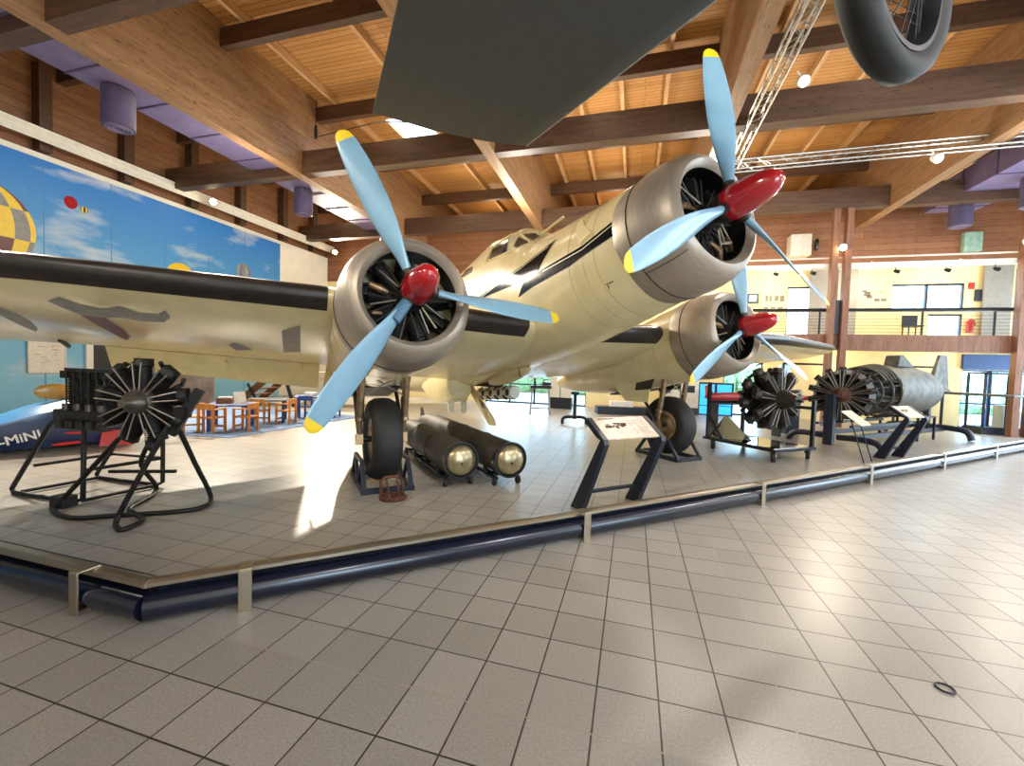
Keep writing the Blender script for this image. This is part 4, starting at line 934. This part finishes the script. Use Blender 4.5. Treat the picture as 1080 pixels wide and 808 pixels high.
for k in range(8): b.tube([(-.4, 1.8 + .25 * k, -.4), (-.2 + .05 * (k % 2), 1.9 + .25 * k, -.62), (.36, 1.85 + .25 * k, -.4)], .02, 6)
b.tube([(-.2, 1.75, -.62), (-.2, 3.8, -.6)], .025, 6); b.out('belly_frame', 'wreck_dark', wk)
lettering('lettering', 'D', .2, 'ink_dark', (-.625, 3.62, .12), (PI / 2, 0, -PI / 2 - .13), wk)
decal('roundel', [(3.0 + .11 * cos(2 * PI * k / 20), .13 + .11 * sin(2 * PI * k / 20)) for k in range(20)], lambda y, z: Vector((-.662 + .25 * (z - .12) ** 2 + max(0, y - 3.0) * .06, y, z)), 'strut_bronze', wk, .06)
st = thing('exhibit_stand', 'dark steel stand with curved feet under the rear engine and wrecked fuselage', 'stand', (4.75, 11.8, 0), math.atan2(4.3, 4.55) - PI / 2)
B().box((-.08, -.28, .62), (.2, .14, 1.2)).out('front_post', 'navy_frame', st, smooth=0, bevel=.01)
for s_ in (-1, 1):
    B().tube(sm([(s_ * .1, -.28, .22), (s_ * .5, -.28, .24), (s_ * .85, -.28, .2), (s_ * 1.0, -.28, .02)]), .07, 10).out('curved_foot', 'navy_frame', st)
    B().bar((s_ * .35, -.28, .25), (s_ * .35, 4.7, .25), .08, .1).out('side_beam', 'navy_frame', st, smooth=0)
    B().bar((s_ * .35, -.28, .5), (s_ * .35, 3.0, .5), .05, .06).out('side_beam', 'navy_frame', st, smooth=0)
    B().tube(sm([(s_ * .1, 4.7, .3), (s_ * .5, 4.7, .3), (s_ * .85, 4.7, .24), (s_ * .95, 4.7, .02)]), .08, 10).out('curved_foot', 'navy_frame', st)
b = B(); b.box((0, 4.7, .6), (.14, .14, .75)); b.out('rear_post', 'navy_frame', st, smooth=0)
b = B()
for x in (-.4, .4):
    for y in (3.0, 4.0): b.box((x, y, .32), (.05, .05, .64))
b.box((0, 3.5, .62), (.85, 1.05, .04)); b.out('saddle_table', 'dark_steel', st, smooth=0)

# background furniture
def simple(name, lab, cat, loc, boxes, rz=0, group=None):
    r = thing(name, lab, cat, loc, rz, group)
    for nm, m, bx_ in boxes:
        b = B()
        for c_, s_ in bx_: b.box(c_, s_)
        b.out(nm, m, r, smooth=0, bevel=.004)
    return r
t = thing('work_trestle', 'grey steel trestle bench standing before the bright rear window', 'trestle', (-3.05, 14.45, 0), .25)
B().box((0, 0, .95), (.72, .4, .1)).out('top', 'dark_steel', t, smooth=0)
for sx in (-1, 1):
    for sy in (-1, 1): B().bar((sx * .28, sy * .14, .92), (sx * .34, sy * .2, 0), .05, .05).out('leg', 'grey_panel', t, smooth=0)
B().bar((-.32, -.18, .22), (.32, -.18, .22), .03, .03).out('stretcher', 'dark_steel', t, smooth=0)
b = B(); b.box((.2, 0, 1.06), (.3, .2, .1)); b.cyl((-.2, 0, 1.0), (-.2, 0, 1.15), .04); b.tube([(.05, 0, 1.0), (.12, 0, 1.2), (.3, 0, 1.22)], .02, 6); b.out('vice', 'engine_dark', t)
t = thing('exhibit_post', 'dark steel post with an arched two footed base behind the sign stand', 'stand', (-1.6, 12.5, 0), .3)
B().box((0, 0, .52), (.09, .09, .75)).out('post', 'dark_steel', t, smooth=0)
B().tube(sm([(-.35, 0, .0), (-.34, 0, .14), (-.22, 0, .2), (0, 0, .2), (.22, 0, .2), (.34, 0, .14), (.35, 0, 0)]), .045, 10).out('arched_base', 'dark_steel', t)
B().bar((-.12, .02, .9), (.12, .02, .9), .06, .08).out('top_plate', 'dark_steel', t, smooth=0)
simple('storage_cabinet', 'pale cabinet on a dark blue base left of the trestle window', 'cabinet', (-2.75, 17.0, 0), [('base', 'navy_frame', [((0, 0, .22), (.9, .5, .44))]), ('door', 'white_metal', [((-.21, -.02, .85), (.4, .46, .8)), ((.22, -.02, .85), (.4, .46, .8))])])
simple('display_plinth', 'long dark blue display plinth with a white model block behind the sign stand', 'plinth', (.2, 16.3, 0), [('plinth_body', 'navy_frame', [((0, 0, .14), (3.0, .6, .28))]), ('top_block', 'white_paint', [((-.6, -.05, .38), (.8, .3, .2))])], .25)
simple('display_case', 'white display cabinet with a dark base behind the right wheel', 'cabinet', (1.72, 17.5, 0), [('base', 'black_plastic', [((0, 0, .14), (1.3, .6, .28))]), ('cabinet_body', 'white_metal', [((-.3, 0, .78), (.62, .55, 1.0)), ((.36, 0, .78), (.62, .55, 1.0))]), ('picture', 'dark_steel', [((-.42, -.28, .95), (.2, .02, .3)), ((.38, -.28, .98), (.3, .02, .26))])])
simple('light_panel', 'bright blue lit panel standing left of the engine trolley', 'display panel', (3.05, 17.7, 0), [('frame', 'navy_frame', [((0, .03, .62), (1.24, .06, 1.26))]), ('lit_sheet', 'screen_blue', [((-.3, -.01, .78), (.5, .03, .8)), ((.3, -.01, .78), (.5, .03, .8)), ((0, -.01, .2), (1.1, .03, .3))])])
# red model seaplane behind the trolley
t = thing('model_seaplane', 'long red model of a racing aircraft on a dark rack behind the trolley', 'model aircraft', (2.85, 12.2, 0), .55)
b = B(); b.lathe([(0, .02), (.15, .09), (.6, .12), (2.9, .1), (3.5, .04)], (-1.3, 0, 1.02), (1, 0, 0), 16); b.out('body', 'red_model', t)
b = B(); b.prism([(-1.28, -.01, 1.05), (-1.02, -.01, 1.08), (-1.2, -.01, 1.32), (-1.3, -.01, 1.3)], (0, .02, 0)); b.out('fin', 'red_model', t, smooth=0)
B().box((.1, 0, 1.02), (.4, 1.6, .03)).out('wing', 'red_model', t)
b = B(); b.box((0, 0, .86), (2.2, .3, .04))
for x in (-1, 1): b.box((x, 0, .43), (.05, .25, .86))
b.out('rack', 'dark_steel', t, smooth=0)
simple('display_block', 'dark grey pedestal with a white model between the two right engines', 'pedestal', (4.25, 13.6, 0), [('pedestal', 'navy_frame', [((0, 0, .42), (.36, .36, .84))]), ('model', 'white_paint', [((0, 0, .95), (.4, .12, .2))])], .3)
for x, y, lab in ((5.9, 17.6, 'tall dark metal frame standing by the lower wall left of the rear engine'), (9.3, 17.6, 'tall dark metal frame standing by the lower wall above the wreck')):
    simple('metal_frame', lab, 'frame', (x, y, 0), [('upright', 'dark_steel', [((-.66, 0, 1.03), (.06, .06, 2.06)), ((.66, 0, 1.03), (.06, .06, 2.06))]), ('crossbar', 'dark_steel', [((0, 0, 2.04), (1.36, .06, .07))])], group='metal frames by the lower wall')
simple('pale_column', 'pale lit column panel between the trolley and the rear engine', 'column', (5.35, 17.8, 0), [('column_body', 'screen_pale', [((0, 0, 1.0), (.32, .12, 2.0))])])
t = thing('glass_showcase', 'dark framed glass showcase in front of the right glass doors', 'showcase', (11.2, 16.9, 0), .1)
b = B()
for x in (-.85, -.25, .85):
    for y in (-.3, .3): b.box((x, y, .95), (.05, .05, 1.9))
for z in (.2, 1.88):
    for y in (-.3, .3): b.box((0, y, z), (1.75, .05, .05))
    for x in (-.85, .85): b.box((x, 0, z), (.05, .6, .05))
b.out('frame', 'dark_steel', t, smooth=0)
B().box((0, 0, .1), (1.8, .7, .2)).out('base', 'navy_frame', t, smooth=0)
B().box((0, -.3, 1.03), (1.7, .01, 1.65)).out('glass_pane', 'window_glass', t, smooth=0)
simple('white_boxes', 'stack of pale boxes inside the glass showcase', 'boxes', (11.35, 16.9, .2), [('box', 'white_metal', [((-.2, 0, .35), (.34, .4, .7)), ((.1, .05, .55), (.3, .4, 1.1)), ((.38, 0, .35), (.26, .4, .7))])])
# balcony contents
simple('television', 'small black television on the balcony wall at the left', 'television', (4.25, YB - .031, 4.5), [('case', 'black_plastic', [((0, 0, 0), (.46, .06, .36))]), ('screen', 'screen_pale', [((.02, -.035, 0), (.26, .01, .24))])])
simple('wall_screen', 'dark screen on the balcony wall right of the window', 'screen', (11.15, YB - .04, 4.53), [('case', 'navy_frame', [((0, 0, 0), (.26, .05, .38))])])
def posterwall(lab, x0, x1, z0, z1, pics):
    t = thing('notice_board', lab, 'board', ((x0 + x1) / 2, YB - .02, 0), group='yellow exhibit boards on the balcony')
    B().box((0, 0, (z0 + z1) / 2), (x1 - x0, .03, z1 - z0)).out('panel_sheet', 'cream_wall', t, smooth=0)
    for x, z, sx, sz in pics: B().box((x - (x0 + x1) / 2, -.02, z), (sx, .012, sz)).out('picture', 'ink_grey', t, smooth=0)
posterwall('yellow exhibit board with pictures left of the tall balcony window', 4.55, 5.42, 3.05, 5.0, [(4.75, 4.5, .1, .22), (4.88, 4.5, .08, .22), (5.08, 4.5, .14, .2), (5.26, 4.48, .14, .22), (4.75, 4.12, .16, .1), (4.98, 4.12, .16, .1), (5.22, 4.12, .16, .1)])
posterwall('yellow exhibit board with a gun picture left of the wide balcony window', 7.65, 8.66, 3.05, 5.05, [(7.85, 4.72, .16, .06), (7.95, 4.62, .2, .16), (8.02, 4.52, .16, .12), (8.25, 4.4, .16, .1), (8.45, 4.4, .16, .1), (8.35, 4.7, .2, .02), (8.35, 4.62, .2, .02)])
simple('balcony_chair', 'dark chair standing on the balcony below the wide window', 'chair', (8.85, 17.3, 2.95), [('seat', 'black_plastic', [((0, 0, .42), (.42, .4, .05))]), ('backrest', 'black_plastic', [((0, .18, .62), (.42, .05, .36))]), ('leg', 'dark_steel', [((-.18, -.17, .2), (.03, .03, .4)), ((.18, -.17, .2), (.03, .03, .4)), ((-.18, .17, .2), (.03, .03, .4)), ((.18, .17, .2), (.03, .03, .4))])])
t = thing('fire_extinguisher', 'red fire extinguisher hanging on the balcony wall under its sign', 'fire extinguisher', (10.92, YB - .091, 3.25))
B().lathe([(0, .07), (.02, .09), (.38, .09), (.44, .04), (.48, .03)], (0, 0, 0), (0, 0, 1), 20).out('cylinder', 'red_ext', t)
B().tube([(0, 0, .46), (.08, -.02, .44), (.12, -.02, .25)], .015, 6).out('hose', 'black_plastic', t)
tag(B().box((10.92, YB - .03, 4.85), (.16, .02, .22)).out('fire_sign', 'red_ext', smooth=0), 'small red sign on the balcony wall above the extinguisher', 'sign')
t = thing('air_conditioner', 'pale grey air conditioner box on the upper wall left of the lamp', 'air conditioner', (5.75, YB - .25, 6.35))
B().box((-.1, 0, 0), (.66, .5, .76)).out('housing', 'white_metal', t, smooth=0, bevel=.02)
B().lathe([(0, .2), (.04, .22), (.08, .2)], (.38, -.1, 0), (1, -.2, 0), 20).out('fan_guard', 'black_plastic', t)
tag(B().box((10.78, YB - .12, 6.3), (.5, .2, .66)).out('sign_box', 'green_box', smooth=0, bevel=.03), 'pale green box high on the wooden wall at right', 'box')

# ------------------------------------------------------------------ ducts, trays, trusses, lamps
for nm, x0, x1, lab in (('air_duct', -11.35, -10.15, 'purple air duct running under the roof on the left'), ('air_duct', 9.35, 10.75, 'purple air duct running under the roof on the right')):
    t = thing(nm, lab, 'air duct', ((x0 + x1) / 2, 0, 7.3), group='purple air ducts')
    B().box((0, 6.8, .35), (x1 - x0, 22.6, .7)).out('duct_body', 'duct_purple', t, smooth=0)
    b = B()
    for k in range(18): B().box((0, -4.2 + 1.28 * k, .345), (x1 - x0 + .03, .04, .73)).out('duct_flange', 'duct_dark', t, smooth=0)
for i, (x, y, lab) in enumerate(((-10.9, 6.7, 'purple ribbed air outlet hanging at top left'), (-10.85, 12.0, 'purple ribbed air outlet hanging near the middle of the left duct'), (-10.85, 17.0, 'purple ribbed air outlet hanging behind the blue propeller blade'), (9.75, 17.0, 'purple ribbed air outlet hanging above the balcony window'), (10.45, 15.4, 'purple ribbed air outlet hanging at the right picture edge'))):
    t = thing('air_outlet', lab, 'air outlet', (x, y, 6.483), group='ribbed air outlets')
    pr = [(0, .05), (0, .27)]
    for k in range(26): pr += [(.01 + .03 * k, .29), (.022 + .03 * k, .28)]
    pr += [(.8, .28)]
    B().lathe(pr, (0, 0, 0), (0, 0, 1), 28).out('ribbed_drum', 'duct_dark', t, smooth=25)
    b = B()
    for r in (.1, .16, .22): b.torus((0, 0, -.004), r, .012, (0, 0, 1), 28, 6)
    b.out('swirl_ring', 'duct_purple', t)
t = thing('cable_tray', 'long white cable tray running along the left wall above the mural', 'cable tray', (-14.5, 0, 6.95))
B().box((0, 6.8, .1), (.05, 22.6, .3)).out('tray_body', 'white_metal', t, smooth=0)
b = B()
for z in (-.05, .1, .25): b.box((.03, 6.8, z), (.03, 22.6, .02))
b.out('tray_rib', 'white_paint', t, smooth=0)
for k in range(8): B().box((-.22, -3 + 3 * k, .1), (.44, .05, .05)).out('tray_bracket', 'dark_steel', t, smooth=0)
t = thing('cable_tray', 'white cable tray with spotlights along the top of the balcony', 'cable tray', (1.8, BY - .02, 5.2))
b = B(); b.box((5.8, 0, 0), (11.6, .25, .04)); b.box((5.8, -.12, .05), (11.6, .02, .14)); b.out('tray_body', 'white_paint', t, smooth=0)
B().tube([(0, -.1, .3), (11.6, -.1, .3)], .03).out('conduit', 'white_metal', t)
for k in range(5): B().tube([(1 + 2.4 * k, 0, 0), (1 + 2.4 * k, .8, .35)], .02, 6).out('tray_arm', 'white_metal', t)
for x in (4.5, 5.6, 7.9, 9.2, 10.4):
    s_ = thing('spotlight', 'small spotlight hanging under the balcony cable tray', 'spotlight', (x, BY - .05, 5.16), group='balcony spotlights')
    B().cyl((0, 0, 0), (0, 0, -.08), .012).out('stem', 'dark_steel', s_)
    B().lathe([(0, .03), (.06, .055), (.16, .06), (.16, .045)], (-.05, 0, -.1), (1, -.3, -.4), 14).out('lamp_head', 'dark_steel', s_)
def truss(lab, p0, p1, s_=.22):
    p0, p1 = Vector(p0), Vector(p1); L = (p1 - p0).length; x, y, d = basis(p1 - p0)
    t = thing('lighting_truss', lab, 'truss', p0, group='aluminium lighting trusses')
    cs = [(x * a + y * b_) * s_ / 2 for a, b_ in ((-1, -1), (1, -1), (1, 1), (-1, 1))]
    for c_ in cs: B().tube([c_, c_ + d * L], .024, 8).out('chord', 'steel', t)
    b = B(); n = int(L / .26)
    for i in range(n):
        for k in range(4):
            a, c_ = cs[k], cs[(k + 1) % 4]
            if i % 2: a, c_ = c_, a
            b.tube([a + d * (L * i / n), c_ + d * (L * (i + 1) / n)], .009, 5)
    b.out('lacing', 'steel', t); return t
truss('silver lighting truss running lengthwise beside the roof girder', (2.26, 1.5, 7.02), (2.26, 12.3, 7.02))
truss('silver lighting truss running across towards the right wall', (2.3, 12.45, 7.02), (13.3, 12.45, 7.12))
for x, y, z, lab in ((2.75, 9.0, 6.95, 'round white spotlight clamped to the lengthwise truss'), (6.55, 12.3, 6.75, 'white spotlight clamped to the crosswise truss')):
    t = thing('truss_spotlight', lab, 'spotlight', (x, y, z))
    B().lathe([(0, .06), (.03, .1), (.2, .1), (.2, .085), (.19, .08)], (0, .1, .06), (-.1, -1, -.7), 20).out('housing', 'white_metal', t)
    B().lathe([(0, .078), (.005, .03)], (-.022, -.062, -.062), (-.1, -1, -.7), 20).out('lens', 'bulb_soft', t)
    B().bar((0, .05, .05), (-.1, .05, .2), .03, .02).out('clamp', 'white_metal', t, smooth=0)
LAMPS = [(-14.05, 11.42, 6.93, 'left wall floodlight shining above the mural'), (-14.05, 17.6, 6.86, 'far left wall floodlight shining behind the left engine'), (6.28, 16.1, 5.76, 'bright floodlight on the post pair left of the balcony window'), (10.85, 16.1, 5.74, 'bright floodlight on the right post pair at the picture edge')]
for x, y, z, lab in LAMPS:
    t = thing('floodlight', lab, 'floodlight', (x, y, z), 0, 'warm hall floodlights')
    dr = Vector((1, -.7, -.5)) if x < -10 else Vector((-.35, -1, -.5))
    B().lathe([(-.12, .05), (-.1, .1), (0, .13), (.02, .13), (.02, .11)], (0, 0, 0), dr, 20, cap=True).out('housing', 'dark_steel', t)
    B().sphere(dr.normalized() * .07, .1).out('bulb', 'bulb', t)
    B().bar(dr.normalized() * -.1, dr.normalized() * -.1 + Vector((-.3 if x < -10 else 0, .1, 0)), .03, .03).out('bracket', 'dark_steel', t, smooth=0)
# roof rigging
t = thing('suspension_cable', 'dark suspension wire with turnbuckle between the left girder and the hanging wing', 'cable', (0, 0, 0))
B().tube([(-9.3, 10.75, 8.55), (-9.35, 10.8, 9.3)], .012, 6).out('hanger_rod', 'cable_black', t)
B().lathe([(0, .03), (.1, .05), (.3, .05), (.4, .03)], (-9.3, 10.75, 8.15), (0, 0, 1), 10).out('turnbuckle', 'cable_black', t)
B().tube([(-9.3, 10.75, 8.2), (-6.4, 9.5, 7.6), (-2.6, 4.9, 4.62)], .012, 6).out('wire', 'cable_black', t)
# suspended grey wing and spoked wheel of an aircraft hanging overhead
t = thing('hanging_aircraft', 'grey fabric wing and spoked wheel of an old aircraft hanging overhead', 'hanging aircraft', (-1.0, 3.6, 4.5))
off = Vector((1.0, -3.6, -4.5))
le0, te0 = Vector((-1.45, 5.47, 4.5)), Vector((-3.01, 4.38, 4.5)); dl, dt = Vector((1.94, -1.79, 0)), Vector((1.10, -1.29, 0))
b = B(); rs = []
for s_ in (0, .03, .1, .3, .7, 1.2, 1.8, 2.4):
    l, e_ = le0 + dl * s_, te0 + dt * s_
    ins = .10 * max(0, 1 - s_ / .1)
    ring = []
    for x, zz in ((0, .0), (.02, .05), (.1, .1), (.3, .13), (.6, .1), (1, .01), (1, -.01), (.6, -.015), (.3, -.02), (.1, -.025), (.02, -.03)):
        bow = .13 * sin(PI * min(1, x * 1.0)) * (1 if s_ < .3 else 0) * 0
        ring.append(l.lerp(e_, x) + Vector((.0, 0, zz * (1 - ins * 6))) + off + (dl.normalized() * -.12 * (sin(PI * x) ** .8) if s_ == 0 else Vector()))
    rs.append(ring)
b.loft(rs); wg = b.out('wing', 'fabric_grey', t, smooth=40)
B().tube([le0 + off + Vector((0, 0, .0)), le0 + dl * 2.4 + off], .012, 6).out('leading_edge', 'fabric_edge', wg)
wc = Vector((1.10, 2.46, 3.50)) + off; ad = Vector((.69, -.72, 0))
wl = bpy.data.objects.new('wheel', None); C.objects.link(wl); wl.parent = t; wl.location = wc
b = B(); R_ = .46
b.lathe([(-.05, R_ * .74), (-.07, R_ * .82), (-.075, R_ * .9), (-.05, R_ * .975), (0, R_), (.05, R_ * .975), (.075, R_ * .9), (.07, R_ * .82), (.05, R_ * .74)], (0, 0, 0), ad, 64, cap=False); b.out('tyre', 'tyre', wl, smooth=60)
b = B(); b.lathe([(-.06, R_ * .76), (-.062, R_ * .71), (-.02, R_ * .67), (.02, R_ * .67), (.062, R_ * .71), (.06, R_ * .76)], (0, 0, 0), ad, 64, cap=False); b.out('rim', 'dark_steel', wl, smooth=50)
b = B(); x, y, d = basis(ad)
for k in range(36):
    a = 2 * PI * k / 36; e1 = x * cos(a) + y * sin(a); a2 = a + (.5 if k % 2 else -.5); e2 = x * cos(a2) + y * sin(a2); b.tube([e2 * .05 + d * (.09 if k % 4 < 2 else -.09), e1 * R_ * .69], .0035, 4)
b.out('spokes', 'cable_black', wl)
B().lathe([(-.12, .03), (-.12, .05), (.12, .05), (.12, .03)], (0, 0, 0), ad, 16).out('hub', 'dark_steel', wl)
for sgn in (-1, 1):
    B().tube([wc + ad * .16, wc + ad * .3 + Vector((sgn * .45, sgn * .5, 1.6))], .025, 8).out('undercarriage_strut', 'dark_steel', t)
B().tube([wc - ad * .02, wc + ad * 1.2], .028, 8).out('axle', 'dark_steel', t)
B().tube([le0.lerp(te0, .4) + dl * .8 + off, le0.lerp(te0, .4) + dl * .8 + off + Vector((0, .2, 4.6))], .008, 6).out('hanger_wire', 'cable_black', t)
B().tube([le0.lerp(te0, .4) + dl * .1 + off, Vector((-3.72, 7.95, 8.9)) + off], .008, 6).out('hanger_wire', 'cable_black', t)
# small ring on the floor
tag(B().torus((1.651, 2.74, .006), .038, .005, (0, 0, 1), 32, 8).out('cable_ring', 'dark_steel'), 'small dark ring lying on the floor tiles at lower right', 'ring')

# ------------------------------------------------------------------ light
sc = bpy.context.scene
w = bpy.data.worlds.new('sky'); sc.world = w; w.use_nodes = True
bg = w.node_tree.nodes['Background']; bg.inputs[0].default_value = (.62, .82, 1, 1); bg.inputs[1].default_value = 13.0
def light(kind, loc, energy, col, size=.15, aim=None, spot=None, blend=.5, name='lamp'):
    l = bpy.data.lights.new(name, kind); l.energy = energy; l.color = col
    if kind == 'AREA': l.size = size
    else: l.shadow_soft_size = size
    if kind == 'SPOT': l.spot_size = math.radians(spot); l.spot_blend = blend
    o = bpy.data.objects.new(name, l); C.objects.link(o); o.location = loc
    if aim: o.rotation_euler = (Vector(aim) - Vector(loc)).to_track_quat('-Z', 'Y').to_euler()
    return o
WARM = (1, .88, .70)
light('SPOT', (-13.75, 11.2, 6.85), 4000, WARM, .12, (-7.2, 7.6, 0), 84)
light('SPOT', (-13.75, 17.3, 6.75), 5200, WARM, .12, (-5, 11, 0), 105)
light('SPOT', (6.2, 15.85, 5.65), 550, WARM, .12, (3.5, 10, 1), 95)
light('SPOT', (10.8, 15.85, 5.65), 400, WARM, .12, (8, 11, 0), 95)
light('SPOT', (-13.75, 5.6, 6.85), 3300, WARM, .12, (-8.3, 5.6, 0), 72)  # off-frame spot added to brighten the left floor and wing underside
# fill points added below the girders, no fittings there
for x, y, e_ in ((-9.6, 9, 130), (-9.6, 2, 60), (-3.75, 13.2, 460), (1.75, 13.5, 420), (7.65, 4, 140), (7.65, 10.5, 240)):
    light('POINT', (x, y, 6.0), e_, (1, .92, .78), .25)
for x, y, e_ in ((7.2, 1.2, 720), (4.2, -2.4, 420), (10, 7.5, 520), (-3.0, -3.2, 60)):  # cool fill points added to brighten the visitors' floor, no fittings
    light('POINT', (x, y, 6.3), e_, (.90, .95, 1), .35)
# unseen spots added over the visitors' side to brighten the aircraft
for x, y, e_, a_ in ((-4.5, -2.5, 800, (-1.6, 6, 2.6)), (3.0, -2.5, 800, (.5, 6, 3.0)), (-9.0, -1.0, 700, (-5, 6, 2.2))):
    light('SPOT', (x, y, 6.3), e_, (1, .93, .80), .15, a_, 62, .7)
# added points without fittings, standing in for bounce light on the roof deck
for x in (-12.5, -6.7, -1, 4.7, 10.5):
    for y, e_ in ((6.8, 12), (9.6, 24), (12.8, 46), (16.0, 60), (19.6, 90)): light('POINT', (x, y, 8.2), e_ * (.55 if x > 3 else .8), (1, .84, .58), .3)
light('SPOT', (2.6, 8.8, 6.75), 500, (1, .93, .82), .08, (1.2, 4.5, 1), 60)
for x in (4.8, 7.5, 9.8): light('POINT', (x, 17.3, 4.9), 62, (1, .86, .6), .15)
for x in (4.0, 7.0, 9.8): light('POINT', (x, 17.4, 2.4), 36, (1, .8, .54), .1)

# ------------------------------------------------------------------ camera
cd = bpy.data.cameras.new('camera'); cam = bpy.data.objects.new('camera', cd); C.objects.link(cam)
cd.sensor_fit = 'HORIZONTAL'; cd.sensor_width = 36; cd.lens = 450 / 1080 * 36; cd.clip_start = .05
yw, pt, rl = .2755, -.0393, .0319
fwd_ = Vector((-sin(yw) * cos(pt), cos(yw) * cos(pt), sin(pt))); rt = Vector((cos(yw), sin(yw), 0)); upv = rt.cross(fwd_)
r2 = rt * cos(rl) + upv * sin(rl); u2 = -rt * sin(rl) + upv * cos(rl)
mw = Matrix((r2, u2, -fwd_)).transposed().to_4x4(); mw.translation = (0, 0, 1.6282); cam.matrix_world = mw
sc.camera = cam
sc.view_settings.view_transform = 'Standard'; sc.view_settings.look = 'None'; sc.view_settings.gamma = 1; sc.view_settings.use_curve_mapping = False
sc.view_settings.exposure = .12
